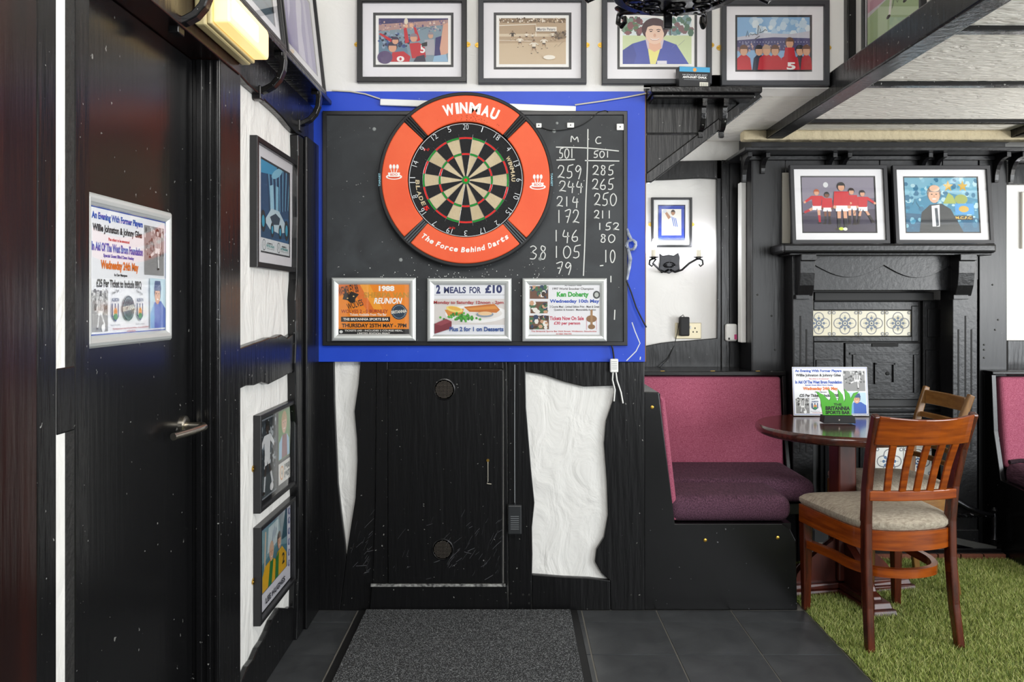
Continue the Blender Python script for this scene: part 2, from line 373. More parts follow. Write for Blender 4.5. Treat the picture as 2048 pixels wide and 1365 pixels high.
board([(1064,1150),(1129,1155),(1178,1157),(1220,1162),(1221,FL),(1064,FL)])
for x, y in ((1022,1188),(1022,1207),(1058,1190),(1058,1207),(1046,1190),(1270,760),(1262,1190)):
    MB().lathe([(0.004,0),(0.004,0.002),(0.002,0.003)], (B0(x), 0, Z0(y)), 'y', 8).build('screw_head', mat('dull_screw', '#4a4a48', 0.4, 0.8), t4).location.y = -0.003
# scuffed ledge
MB().box(B0(743), B0(1011), -0.02, -0.012, Z0(1171), Z0(1166)).build('ledge', mat('worn_ledge', '#3a3a3a', 0.5, bump=(60, 1, 0.004), var=(60, '#a8a8a4')), t4)
# hatch door in the boarding
d2 = struct('door_2', 'black painted cupboard hatch with two round vents under the dartboard')
MB().prism([(B0(777),Z0(1166)),(B0(1005),Z0(1166)),(B0(1006),Z0(739)),(B0(776),Z0(739))], -0.012, 0.02, 'xz').build('door_panel', BLKF, d2, bevel=0.003)
for (vx, vy) in ((889,779),(886,1098)):
    c = (B0(vx), -0.012, Z0(vy)); r = 0.044
    v = MB().lathe([(r,0.0),(r,-0.002),(r-0.004,-0.0032),(r-0.006,-0.0012),(r-0.006,0.0)], c, 'y', 28).build('vent', BLK, d2, smooth=True)
    m_ = MB()
    for k in range(-6, 7):
        h = math.sqrt(max(0, 0.035**2-(k*0.0055)**2))
        m_.box(c[0]+k*0.0055-0.0007, c[0]+k*0.0055+0.0007, -0.0138, -0.0128, c[2]-h, c[2]+h)
        m_.box(c[0]-h, c[0]+h, -0.0137, -0.0129, c[2]+k*0.0055-0.0007, c[2]+k*0.0055+0.0007)
    m_.build('mesh_grille', mat('grille_brown', '#57514a', 0.5, 0.5), v)
hk = MB().tube([(B0(976),-0.016,Z0(922)),(B0(976),-0.020,Z0(926)),(B0(976),-0.018,Z0(962)),(B0(974),-0.018,Z0(966)),(B0(983),-0.018,Z0(967))], 0.0018, 6)
hk.build('hook', mat('pale_wire', '#b9b2a4', 0.35, 0.8), d2)
MB().lathe([(0.006,0),(0.006,0.004),(0.003,0.006)], (B0(976), -0.018, Z0(920)), 'y', 10).build('hook_eye', BRASS, d2)
# scuffs and scratches around the hatch
rg = random.Random(33); sc_ = MB()
for _ in range(150):
    px = rg.choice([rg.gauss(735, 22), rg.gauss(950, 45), rg.uniform(700, 1000)]); py = rg.gauss(1125, 45); a = rg.gauss(1.0, .35); l = rg.uniform(.012, .05)
    if not (700 < px < 1000 and 1000 < py < 1160) or 744 < px < 779: continue
    x, z = B0(px), Z0(py); yy = -0.0006 if px < 745 else -0.0126; cu = rg.uniform(-.2, .2)*l
    pts = [(x+l*t*math.cos(a)+cu*t*t, z+l*t*math.sin(a)+cu*t) for t in (0, .33, .66, 1)]; w2 = rg.uniform(.0004, .0009)
    sc_.add([(p[0], yy, p[1]+w2) for p in pts]+[(p[0], yy, p[1]-w2) for p in pts], [(i, i+1, i+5, i+4) for i in range(3)])
tag(sc_.build('scuff_marks', mat('grey_scuff', '#55565a', .6), d2), kind='stuff')
# left wall
wlw = struct('wall_left', 'white plaster wall with irregular black timber framing')
MB().box(-0.95, -0.82, -0.935, 0.0, 0, 2.8).build('plaster', WHT, wlw)
MB().box(-0.95, -0.82, -1.9, -0.93, 1.93, 2.8).build('plaster', WHT, wlw)
MB().box(-0.98, -0.82, -3.9, -1.86, 0, 2.8).build('plaster', WHT, wlw)
def lb(poly, x0, x1, name='beam', m=BLK, bev=0.004): return MB().prism(poly, x0, x1, 'yz').build(name, m, wlw, bevel=bev)
# top beam with wavy lower edge, mid beam, base, corner post
lb([(-0.93,2.02)]+jit((-0.93,1.905),(0,1.855),10,0.006,3)+[(0,2.02)], -0.82, -0.795)
lb(jit((-0.93,1.105),(-0.24,1.128),9,0.010,5)+[(0,1.12),(0,0.965)]+jit((-0.24,0.975),(-0.93,0.985),9,0.010,6), -0.82, -0.797)
lb([(-0.93,0.0)]+jit((-0.93,0.11),(-0.52,0.18),8,0.006,8)+jit((-0.48,0.185),(-0.30,0.12),5,0.005,9)+[(-0.28,0.3),(0,0.3),(0,0)], -0.82, -0.80)
pe = []
rg = random.Random(11)
for k in range(24):
    z = 0.10+1.76*k/23; pe.append((-0.295+0.02*math.sin(z*4.3)+rg.uniform(-0.008, 0.008), z))
lb([(-0.01,0.0),(-0.01,1.87)]+pe[::-1]+[(-0.30,0.0)], -0.82, -0.788, 'post')
lb([(-0.2,0.0),(-0.2,1.87),(0.0,1.87),(0.0,0.0)], -0.788, -0.775, 'post', BLKF)
# door frame: far post, stepped jamb, lintel
lb([(-1.105,0),(-0.933,0),(-0.933,1.93),(-1.105,1.93)], -0.82, -0.79, 'post')
for x0, x1, y in ((-0.852,-0.836,-1.116),(-0.826,-0.814,-1.111),(-0.806,-0.796,-1.108)):
    MB().box(x0, x1, y, -1.100, 0, 1.896).build('door_jamb', BLK, wlw, bevel=0.002)
MB().box(-0.95, -0.82, -1.105, -1.08, 0, 1.93).build('door_jamb', BLK, wlw)
MB().box(-0.95, -0.785, -1.92, -0.95, 1.897, 1.99).build('lintel', REDW, wlw, bevel=0.003)
# near post, rough-sawn fillet, plaster slot, outer post
def yl(px, X=-0.79): return PY_left(px, X)
MB().box(-0.95, -0.79, yl(150), yl(180), 0, 2.3).build('post', BLK, wlw, bevel=0.003)
MB().box(-0.95, -0.7905, yl(131), yl(149.5), 0, 2.3).build('rough_board', BLKR, wlw)
MB().box(-0.95, -0.791, yl(113), yl(131), 0, 2.3).build('plaster_strip', WHT, wlw)
MB().box(-0.95, -0.7895, yl(113), yl(150), CH-(868-HY)*1.48/F, CH-(735-HY)*1.48/F).build('cross_rail', BLK, wlw, bevel=0.003)
MB().box(-0.95, -0.7895, yl(74), yl(113), 0, 2.3).build('post', BLK, wlw, bevel=0.003)
MB().box(-0.95, -0.7885, -2.9, yl(75), 0, 2.3).build('panel', REDW, wlw, bevel=0.006)
# left door
d1 = struct('door_1', 'plain black gloss door with steel lever handle and poster')
MB().box(-0.90, -0.865, -1.84, -1.106, 0.01, 1.895).build('door_panel', mat('black_door_gloss', '#111112', 0.22, bump=(10, 0.12, 0.003), stretch=(6,6,.4), speck=(50, 0.72, '#7c7c78')), d1, bevel=0.002)
hy = PY_left(371, -0.86); hz = 0.915
h_ = MB().lathe([(0.026,0),(0.026,0.006),(0.022,0.009),(0.012,0.009)], (-0.865, hy, hz), 'x', 24).build('handle_rose', STEEL, d1, smooth=True)
MB().tube([(-0.858,hy,hz),(-0.822,hy,hz),(-0.812,hy-0.004,hz),(-0.806,hy-0.014,hz-0.001),(-0.808,hy-0.03,hz-0.002),(-0.818,hy-0.07,hz-0.005),(-0.838,hy-0.135,hz-0.008)], 0.0095, 12).build('lever', STEEL, h_, smooth=True)
# alcove wall, behind bench and fireplace
YA = 1.13
wa = struct('wall_alcove', 'white plaster alcove wall with black timber trim')
MB().box(0.5, 3.7, YA, YA+0.1, 0, LC+0.1).build('plaster', WHTW, wa)
A = lambda px: PX(px, YA)
AZ = lambda py: PZ(py, YA)
def ab(pts, y0=YA-0.025, name='beam', m=BLK, y1=YA): return MB().prism([(A(a), AZ(b)) for a, b in pts], y0, y1, 'xz').build(name, m, wa, bevel=0.003)
ab([(1280,325),(1440,322),(1440,360),(1400,358),(1340,361),(1280,363)])
ab([(1280,694),(1320,686),(1345,683),(1380,681),(1434,676),(1434,760),(1280,760)])
ab([(1431,322),(1440,322),(1440,760),(1431,760),(1433,560),(1431,430)], name='post')
ab([(1440,322),(1456,322),(1456,760),(1440,760)], YA-0.03, 'post'); ab([(1456.5,322),(1477,322),(1477,760),(1456.5,760)], YA-0.02, 'post', BLKS)
ab([(2010,330),(2200,330),(2200,371),(2010,371)]); ab([(2010,681),(2200,681),(2200,760),(2010,760)])
# chimney breast
YB = 0.88
cb = struct('wall_chimney_breast', 'black boarded chimney breast behind the fireplace')
XB0, XB1 = PX(1505, YB), PX(2014, YB)
MB().box(XB0, PX(1570,YB), YB+0.015, YA, 0, LC).build('core', BLKS, cb); MB().box(PX(1960,YB), XB1, YB+0.015, YA, 0, LC).build('core', BLKS, cb)
MB().box(PX(1570,YB), PX(1960,YB), YB+0.22, YA, 0, LC).build('core', BLKS, cb)
MB().box(PX(1570,YB), PX(1960,YB), YB+0.015, YB+0.22, PZ(560,YB), LC).build('core', BLKS, cb)
for a, b, y in ((1505,1571,0),(1571.5,1760,0.006),(1760.5,1886,0.006),(1886.5,1958,0.006),(1958.5,2014,0)):
    MB().box(PX(a,YB), PX(b,YB), YB+y, YB+0.02, 0.0 if y == 0 else PZ(560,YB), PZ(296,YB)).build('board', BLKS, cb, bevel=0.003)
MB().box(PX(1564,YB), PX(1580,YB), YB-0.006, YB+0.004, PZ(487,YB), PZ(346,YB)).build('bare_strip', mat('bare_edge', '#b5b1a6', 0.8), cb)
for x, y in ((1515,590),(1543,632),(1550,700),(1530,745),(1968,690),(1968,700),(1968,716),(1990,660),(1985,570),(1996,640)):
    MB().lathe([(0.005,0),(0.004,-0.003),(0.001,-0.004)], (PX(x,YB), YB-0.0005, PZ(y,YB)), 'y', 8).build('nail', mat('dull_screw', '#4a4a48', 0.4, 0.8), cb)
MB().box(XB0-0.004, XB0, YB, YB+0.09, 0, PZ(296,YB)).build('board', BLKS, cb)
MB().box(XB0-0.03, XB0-0.004, YB+0.10, YB+0.165, AZ(683)+0.0, AZ(372)).build('white_trunking', WPL, cb, bevel=0.003)
# low ceiling with battens, depth beam, wall above it
ce = struct('ceiling', 'low white textured plaster ceiling with thin black battens')
MB().box(0.53, 3.7, 0.0, YA+0.1, LC, LC+0.05).build('plaster', WHTC, ce); MB().box(1.34, 3.7, -4.2, 0.0, LC, LC+0.05).build('plaster', WHTC, ce)
MB().box(-0.95, 1.4, -4.2, 0.0, 2.78, 2.85).build('plaster', WHTC, ce)
for y in (0.60, -0.08, -0.74, -1.4, -2.06):
    MB().box(1.30, 3.7, y-0.02, y+0.02, LC-0.018, LC).build('batten', BLK, ce, bevel=0.003)
MB().box(1.16, 3.7, YB-0.05, YB+0.02, LC-0.05, LC).build('cornice', CREAM, ce, bevel=0.01)
t1 = struct('trim_1', 'heavy black ceiling beam running toward the fireplace')
MB().box(1.275, 1.36, -4.0, 0.93, LC-0.045, LC+0.06).build('beam', BLK, t1, bevel=0.006)
t2 = struct('trim_2', 'black ceiling beam right of the fireplace')
MB().box(2.50, 2.57, -0.02, 1.0, LC-0.04, LC+0.02).build('beam', BLK, t2, bevel=0.006)
wr_ = struct('wall_right', 'white plaster wall above the beam with black posts')
MB().box(1.37, 1.47, -4.0, 0.0, LC+0.05, 2.8).build('plaster', WHTW, wr_)
MB().box(1.335, 1.39, -0.035, 0.02, LC+0.05, 2.8).build('post', BLK, wr_, bevel=0.004)
MB().box(1.345, 1.38, -0.76, -0.70, LC+0.05, 2.8).build('post', BLK, wr_, bevel=0.004)
MB().box(1.345, 1.38, -1.30, -1.24, LC+0.05, 2.8).build('post', BLK, wr_, bevel=0.004)
# corner bracket carrying the upper wall, and its little shelf
t3 = struct('trim_3', 'black boarded corner brace with a diagonal strut right of the dartboard')
MB().prism([(B0(1293),Z0(267)),(B0(1410),Z0(267)),(B0(1508),Z0(192)),(B0(1508),Z0(178)),(B0(1293),Z0(178))], 0.0, 0.03, 'xz').build('board', BLKF, t3, bevel=0.003)
MB().prism([(B0(1293),Z0(352)),(B0(1408),Z0(268.5)),(B0(1293),Z0(268.5))], 0.0, 0.03, 'xz').build('board', BLKF, t3, bevel=0.003)
MB().prism([(B0(1291),Z0(366)),(B0(1302),Z0(366)),(B0(1524),Z0(196)),(B0(1516),Z0(186)),(B0(1504),Z0(186)),(B0(1291),Z0(348))], -0.012, 0.04, 'xz').build('strut', BLK, t3, bevel=0.004)
# ================================================================== DART WALL THINGS
f = Fr(611, 183, 1290, 724, -0.012)
bb = empty('backing_board', f.mtx(), 'large royal blue painted board behind the chalkboard', 'board')
MB().box(-f.w/2, f.w/2, 0, f.h, -0.012, 0.0).build('panel', BLUE, bb)
MB().box(f.w/2, f.w/2+0.004, 0, f.h, -0.012, -0.002).build('bare_edge', mat('raw_board_edge', '#7a5a34', 0.8), bb)
pr = Print(-f.w/2, 0, f.w, f.h, 0.0005)
for pts in ([(1264,645),(1270,663),(1280,687),(1272,703),(1253,722)], [(1281,714),(1280,720)]):
    pr.stroke([(f.x(a)/f.w+.5, f.y(b)/f.h) for a, b in pts], 0.003, '#cfd3da')
pr.build('chalk_mark', bb)
# chalkboard
f = Fr(645, 222, 1255, 692, -0.03)
cbd = empty('chalkboard', f.mtx(), 'black framed chalkboard with darts scores in white chalk', 'chalkboard')
MB().box(-f.w/2+.008, f.w/2-.008, .008, f.h-.008, -0.018, -0.004).build('slate', SLATE, cbd)
rails(cbd, f.w, f.h, FLATP(0.017, 0.008), BFR)
for p_ in cbd.children:
    if p_.name.startswith('frame_rail'): p_.location.z = -0.006
DIG = {'0': [[(.5,1),(.15,.8),(.05,.4),(.25,.03),(.6,.02),(.92,.35),(.9,.75),(.55,1)]], '1': [[(.5,1),(.5,0)]], '2': [[(.08,.75),(.3,.98),(.75,.95),(.85,.7),(.5,.3),(.05,.04),(.4,.1),(1,.02)]],
 '3': [[(.1,.9),(.5,1),(.85,.8),(.4,.55),(.85,.35),(.6,.05),(.05,.05)]], '4': [[(.3,1),(.1,.45),(.95,.45)],[(.75,.8),(.65,-.15)]], '5': [[(.3,.95),(.2,.55),(.7,.5),(.75,.15),(.4,0),(.05,.05)],[(.3,.97),(1.0,1.08)]],
 '6': [[(.7,1),(.25,.6),(.1,.2),(.4,0),(.8,.1),(.75,.4),(.2,.35)]], '7': [[(.05,.9),(.9,1),(.4,0)],[(.2,.5),(.8,.5)]], '8': [[(.75,.9),(.35,1),(.25,.75),(.75,.4),(.6,.03),(.2,.08),(.25,.4),(.7,.7),(.75,.9)]],
 '9': [[(.8,.85),(.4,1),(.1,.7),(.4,.5),(.8,.8),(.75,.4),(.5,-.1)]], 'M': [[(0,0),(.1,1),(.5,.4),(.85,.85),(1,0)]], 'C': [[(.9,.95),(.4,1),(.05,.5),(.3,.03),(.95,.1)]]}
CHK = flat('#d9dad6', 0.9)
ch = MB()
def smooth(pts, n=4):
    out = []
    for i in range(len(pts)-1):
        p0, p1, p2, p3 = pts[max(i-1,0)], pts[i], pts[i+1], pts[min(i+2,len(pts)-1)]
        for k in range(n):
            t = k/n; out.append(tuple(.5*((2*p1[j])+(-p0[j]+p2[j])*t+(2*p0[j]-5*p1[j]+4*p2[j]-p3[j])*t*t+(-p0[j]+3*p1[j]-3*p2[j]+p3[j])*t**3) for j in (0,1)))
    return out+[pts[-1]]
zc = -0.0035
def chalk(t, x0, y0, x1, y1, w=2.0):
    n = len(t); cw = (x1-x0)/(n-0.15*(n > 1))
    for i, c_ in enumerate(t):
        n_ch = MB()
        for st in DIG[c_]:
            pts = [(x0+cw*(i+.82*p[0]*(0.5 if c_ == '1' else 1)+(0.1 if c_ == '1' else 0)), y1+(y0-y1)*p[1]) for p in st]
            n_ch.ribbon(smooth([f.p(*p) for p in pts]), w*f.k, zc, CHK)
        n_ch.build('chalk_digit', None, cbd)
for a in (('M',1142,272,1160,284),('C',1191,274,1206,287),('501',1118,297,1150,316),('501',1187,302,1222,315),('259',1115,331,1165,356),('244',1118,362,1167,383),('214',1113,393,1158,413),
          ('172',1113,420,1159,446),('146',1107,460,1158,483),('105',1107,492,1162,516),('38',1059,492,1095,519),('79',1112,525,1145,548),('285',1185,331,1229,350),('265',1184,358,1229,379),
          ('250',1188,387,1234,411),('211',1188,421,1226,437),('152',1195,446,1239,460),('80',1200,469,1231,485),('10',1208,500,1231,525)): chalk(*a)
for p in ([(1176,258),(1175,330),(1172,400),(1170,480),(1167,552)], [(1112,294),(1176,296),(1238,302)], [(1113,320),(1150,319)], [(1170,321),(1239,322)], [(1222,552),(1222,565)], [(1230,620),(1229,640)], [(1200,532),(1207,531)]):
    MB().ribbon(smooth([f.p(*q) for q in p]), 2.2*f.k, zc, CHK).build('chalk_line', None, cbd)
rg = random.Random(4)
for _ in range(150):
    x = rg.gauss(940, 110); y = rg.gauss(548, 12) if rg.random() < .75 else rg.uniform(240, 680)
    if 655 < x < 1245 and 232 < y < 680:
        q = f.p(x, y); r = rg.uniform(.4, 1.1)*f.k; ch.add([(q[0]+r*math.cos(k*PI/3), q[1]+r*math.sin(k*PI/3), zc) for k in range(6)], [tuple(range(6))], CHK)
tag(ch.build('chalk_dust', None, cbd), kind='stuff')
for x, y, r in ((1114,246,3),(1108,262,4),(801,520,4),(1080,518,4),(748,258,4)):
    MB().lathe([(r*f.k,0),(r*f.k*.8,.002),(0,.003)], (f.x(x), f.y(y), -0.004), 'z', 10).build('rawl_plug', mat('pale_plug', '#8e9290', 0.6), cbd)
for x0, y0, x1, y1 in ((1134,246,1148,256),(1233,248,1247,261),(1072,247,1083,256)):
    c = MB().box(f.x(x0), f.x(x1), f.y(y1), f.y(y0), -0.004, 0.006).build('cable_clip', WPL, cbd, bevel=0.002)
    MB().lathe([(0.003,0),(0.003,0.001)], (f.x((x0+x1)/2), f.y((y0+y1)/2), 0.006), 'z', 8).build('screw', mat('dull_screw', '#4a4a48'), c)
wire = smooth([f.p(1075,252),f.p(1100,261),f.p(1130,260),f.p(1160,252),f.p(1180,240),f.p(1195,226),f.p(1210,222),f.p(1216,225)], 5)
MB().tube([(p[0], p[1], 0.004) for p in wire], 0.0016, 6).build('loose_wire', RUB, cbd)
# dart surround and board (hang on the chalkboard)
f = Fr(757, 187, 1107, 536, -0.05); C0 = (f.x(932), f.y(361))
su = empty('dartboard_surround', f.mtx(), 'round orange foam dartboard surround with black rim and white lettering', 'dartboard surround')
ORG = mat('orange_foam', '#e8562c', 0.6, bump=(30, 0.2, 0.004), var=(5, '#ee6236')); RIM = mat('black_foam_rim', '#1a1a1c', 0.6)
MB().ring(0.330, 0.345, 0, 2*PI, -0.018, 0.026, 96, C0).build('outer_rim', RIM, su, bevel=0.004, smooth=True)
MB().ring(0.229, 0.3305, 0, 2*PI, -0.012, 0.02, 96, C0).build('core', RIM, su)
SEAM = [math.radians(a) for a in (47, 134, 226, 313)]
for i in range(4):
    a0, a1 = SEAM[i]+0.052, SEAM[(i+1) % 4]-0.052+(2*PI if i == 3 else 0)
    MB().ring(0.2275, 0.331, a0, a1, -0.01, 0.028, 28, C0).build('orange_segment', ORG, su, bevel=0.004, smooth=True)
RIBG = mat('grey_rib', '#4d5155', 0.45)
for i, a in enumerate(SEAM):
    u = (math.cos(a), math.sin(a)); n_ = (-u[1], u[0])
    for k in (-1, 0, 1):
        P0 = [C0[j]+u[j]*0.229+n_[j]*0.009*k for j in (0,1)]; P1 = [C0[j]+u[j]*0.336+n_[j]*0.010*k for j in (0,1)]
        MB().bar([(P0[0],P0[1],0.022),(P1[0],P1[1],0.022)], 0.012, 0.0066, up=(0,0,1)).build('seam_rib', RIBG if i >= 2 else RIM, su, bevel=0.002)
L_ = lambda o: o.build('lettering', None, su)
lt = MB(); wt = flat('#f3efe9'); zt = 0.0286
arc_text(lt, 'WINMAU', C0[0], C0[1], 0.281, -19, 27.5, 0.044, zt, wt, bold=0.05); L_(lt); lt = MB()
arc_text(lt, 'The Force Behind Darts', C0[0], C0[1], 0.277, 218, 143, 0.021, zt, wt, inward=True, bold=0.04, shear=0.15); L_(lt); lt = MB()
tg = flat('#8fc7d6')
for sx, a in ((-1, PI/2), (1, -PI/2)):
    add_text(lt, 'TARGET', C0[0]+sx*0.3385-0.026, C0[1]-0.005, C0[0]+sx*0.3385+0.026, C0[1]+0.003, 0.0266, tg, 0.02, a); L_(lt); lt = MB()
# three darts standing on a board, left and right
for cx, cy in ((790,346),(1075,366)):
    q = f.p(cx, cy); S_ = 0.032
    for k in (-1, 0, 1):
        bx = q[0]+k*S_*.42
        lt.add([(bx+S_*.17*math.cos(t*PI/5)*1.0, q[1]+S_*.62+S_*.30*math.sin(t*PI/5), zt) for t in range(10)], [tuple(range(10))], wt)
        lt.ribbon([(bx, q[1]+S_*.4), (q[0]+k*S_*.2, q[1]-S_*.25)], S_*.09, zt, wt)
    for r_, h_2, z_ in ((1.0,.34,0),(.78,.24,.0002)):
        lt.add([(q[0]+S_*r_*math.cos(2*PI*t/20), q[1]-S_*.62+S_*h_2*math.sin(2*PI*t/20), zt+z_) for t in range(20)], [tuple(range(20))], wt if z_ == 0 else flat('#d94b24'))
    lt.add([(q[0]-S_*.66, q[1]-S_*.62, zt+.0004), (q[0]+S_*.66, q[1]-S_*.62, zt+.0004), (q[0]+S_*.74, q[1]-S_*.1, zt+.0004), (q[0]-S_*.74, q[1]-S_*.1, zt+.0004)], [(0,1,2,3)], wt)
    add_text(lt, 'BDO', q[0]-S_*.45, q[1]-S_*.5, q[0]+S_*.45, q[1]-S_*.2, zt+.0006, flat('#d94b24'), 0.02); lt.build('darts_emblem', None, su); lt = MB()
pits = MB(); rg = random.Random(9)
for _ in range(70):
    a = rg.gauss(1.50, .20); r = rg.uniform(.233, .262); x, y, q = C0[0]+r*math.cos(a), C0[1]+r*math.sin(a), rg.uniform(.0005, .0019)
    pits.add([(x+q*math.cos(k*PI/3), y+q*math.sin(k*PI/3)*.8, 0.0284) for k in range(6)], [tuple(range(6))], flat('#8a2c14', .9))
tag(pits.build('dart_pits', None, su), kind='stuff')
# the dartboard itself
db = empty('dartboard', frame_mtx((PX(932.3,-0.05), -0.05, PZ(362.5,-0.05)-0.2265), UF), 'bristle dartboard with red and green rings and wire number ring', 'dartboard')
c = (0, 0.2265); zb = 0.026
BR = lambda h: mat('sisal_'+h.strip('#'), h, 0.85, bump=(180, 0.5, 0.003), var=(14, h), stretch=(1,1,1))
SB = mat('sisal_black', '#18181a', 0.85, bump=(180, 0.5, 0.003)); SW = mat('sisal_cream', '#cdbd9c', 0.85, bump=(140, 0.4, 0.003), var=(9, '#bba987')); SR = mat('sisal_red', '#d8201c', 0.8); SG = mat('sisal_green', '#12882a', 0.8)
MB().ring(0.0, 0.2262, 0, 2*PI, -0.005, zb-0.001, 72, c).build('board_body', SB, db)
num = [20,1,18,4,13,6,10,15,2,17,3,19,7,16,8,11,14,9,12,5]
for i in range(20):
    a1 = PI/2-(i-.5)*PI/10; a0 = PI/2-(i+.5)*PI/10; dk = i % 2 == 0
    s_ = MB()
    for r0, r1, m_ in ((.0159,.099,SB if dk else SW),(.107,.162,SB if dk else SW)): s_.ring(r0, r1, a0, a1, zb-0.004, zb, 6, c, m_)
    seg = s_.build('sector', None, db)
    MB().ring(.099, .107, a0, a1, zb-0.004, zb+.0001, 6, c).build('treble_bed', SR if dk else SG, seg); MB().ring(.162, .170, a0, a1, zb-0.004, zb+.0001, 6, c).build('double_bed', SR if dk else SG, seg)
MB().ring(.00635, .0159, 0, 2*PI, zb-0.004, zb+.0002, 32, c).build('outer_bull', SG, db); MB().ring(0, .00635, 0, 2*PI, zb-0.004, zb+.0003, 24, c).build('bullseye', SR, db)
wm = mat('spider_wire', '#9a9c9e', 0.3, 0.9); w_ = MB()
for i in range(20):
    a = PI/2-(i+.5)*PI/10; u = (math.cos(a), math.sin(a))
    w_.tube([(c[0]+u[0]*.0159, c[1]+u[1]*.0159, zb+.001), (c[0]+u[0]*.182, c[1]+u[1]*.182, zb+.001)], .0005, 5)
for r in (.0159,.099,.107,.162,.170):
    w_.tube([(c[0]+r*math.cos(2*PI*k/60), c[1]+r*math.sin(2*PI*k/60), zb+.001) for k in range(61)], .0005, 5)
w_.build('spider_wire', wm, db)
nw = MB(); wn = mat('white_wire', '#dfe3e6', 0.4)
nw.tube([(c[0]+.222*math.cos(2*PI*k/90), c[1]+.222*math.sin(2*PI*k/90), zb+.003) for k in range(91)], .0011, 6, wn)
nr = nw.build('number_ring', None, db)
for i, n_ in enumerate(num):
    A = i*PI/10; t = str(n_); w2 = .022 if len(t) == 2 else (.0035 if t == '1' else .012); x = c[0]+.209*math.sin(A); y = c[1]+.209*math.cos(A); m_ = MB()
    add_text(m_, t, x-w2/2, y-.0105, x+w2/2, y+.0105, zb+.0032, wn, -0.012, -A)
    m_.build('number', None, nr)
LG = lambda o: o.build('maker_lettering', None, db)
lg = MB()
arc_text(lg, 'WINMAU', c[0], c[1], .187, 60, 92, .016, zb+.0008, SW, bold=0.05); LG(lg); lg = MB()
arc_text(lg, 'BLADE', c[0], c[1], .190, 271, 238, .016, zb+.0008, SW, inward=True, bold=0.03, shear=0.1)
arc_text(lg, '5', c[0], c[1], .190, 238, 231, .017, zb+.0008, SR, inward=True, bold=0.04); LG(lg)
for a in (-52, 196):
    lg = MB(); A = math.radians(a); x, y = c[0]+.196*math.sin(A), c[1]+.196*math.cos(A)
    add_text(lg, 'UK', x-.012, y-.004, x-.001, y+.004, zb+.0009, SR, 0.03, -A if a < 0 else PI-A); add_text(lg, 'DO', x+.001, y-.004, x+.012, y+.004, zb+.0009, SR, 0.03, -A if a < 0 else PI-A); LG(lg)
# snap frames with posters
def snap(name, label, box, Y, fn):
    f = Fr(*box, Y); t = empty(name, f.mtx(), label, 'poster frame', 'snap poster frames under the dartboard')
    rails(t, f.w, f.h, SNAPP(0.028, 0.014), SNAP)
    MB().box(-f.w/2+.01, f.w/2-.01, .01, f.h-.01, 0.0, 0.003).build('backing', WPL, t)
    b = 0.026; pr = Print(-f.w/2+b, b, f.w-2*b, f.h-2*b, 0.004); fn(pr); pr.build('poster', t)
    MB().box(-f.w/2+b, f.w/2-b, b, f.h-b, 0.0105, 0.0112).build('clear_cover', glass(), t)
    return t
def badge(p, cx, cy, r, txt='BRITANNIA'):
    n = 24; ar = p.w/p.h
    p.poly([(cx+r*(1 if k % 2 else .91)*math.cos(PI*k/n), cy+r*ar*(1 if k % 2 else .91)*math.sin(PI*k/n)) for k in range(2*n)], '#22384c')
    p.ell(cx, cy, r*.80, r*.80*ar, '#9fb4bd', 24); p.ell(cx, cy, r*.76, r*.76*ar, '#22384c', 24)
    p.poly([(cx-r*1.0, cy-r*.28*ar), (cx+r*1.0, cy-r*.10*ar), (cx+r*1.0, cy+r*.28*ar), (cx-r*1.0, cy+r*.10*ar)], '#22384c')
    p.text(txt, cx-r*.95, cy-r*.17*ar, cx+r*.95, cy+r*.21*ar, '#e9e6da', 0.03, 0.1)
def poster_wolves(p):
    p.rect(0,0,1,1,'#f08a17'); p.poly([(0,1),(.30,1),(.55,.45),(.42,.45),(.18,.9),(0,.75)],'#e2701a'); p.poly([(.30,1),(.44,1),(.62,.5),(.5,.5)],'#f7a42c')
    p.poly([(.06,.70),(.09,.86),(.15,.80),(.18,.86),(.29,.80),(.24,.71),(.24,.64),(.17,.63),(.13,.68)],'#1d1a17')
    p.ell(.13,.72,.012,.012,'#f0c070'); p.ell(.215,.76,.012,.012,'#f0c070')
    p.text('WEMBLEY 88',.0,.80,.28,.98,'#3a2413',.02,.22); p.text('WOLVES',.12,.53,.35,.66,'#3a2413',.02,.30)
    p.text('1988',.57,.86,.79,.97,'#fbf8f2',.05); p.text('SHERPA VAN',.36,.73,.99,.84,'#c9902c',.03); p.text('REUNION',.50,.61,.90,.73,'#fdfcf8',.03,0,.25)
    p.text('WOLVES 2 - 0 BURNLEY',.04,.425,.70,.495,'#a33a1c',.02); p.text('Tickets Available From The Bar',.16,.37,.68,.42,'#f6efe2',.02)
    badge(p,.855,.45,.115)
    p.rect(.04,.25,.73,.35,'#141210'); p.text('THE BRITANNIA SPORTS BAR',.07,.275,.71,.325,'#f4f1ea',.03)
    p.text('THURSDAY 25TH MAY - 7PM',.05,.135,.96,.215,'#1d1712',.03)
    p.rect(0,0,1,.105,'#151413'); p.text('TICKETS £40 - INCLUDES 2 COURSE MEAL,',.09,.05,.91,.09,'#eceae4',.02); p.text('LIMITED EDITION PRINT',.27,.0,.73,.035,'#eceae4',.02)
    p.ell(.04,.05,.025,.03,'#d8d8d4')
snap('poster_frame', 'silver snap frame with an orange reunion night poster', (664,556,832,682), -0.042, poster_wolves)
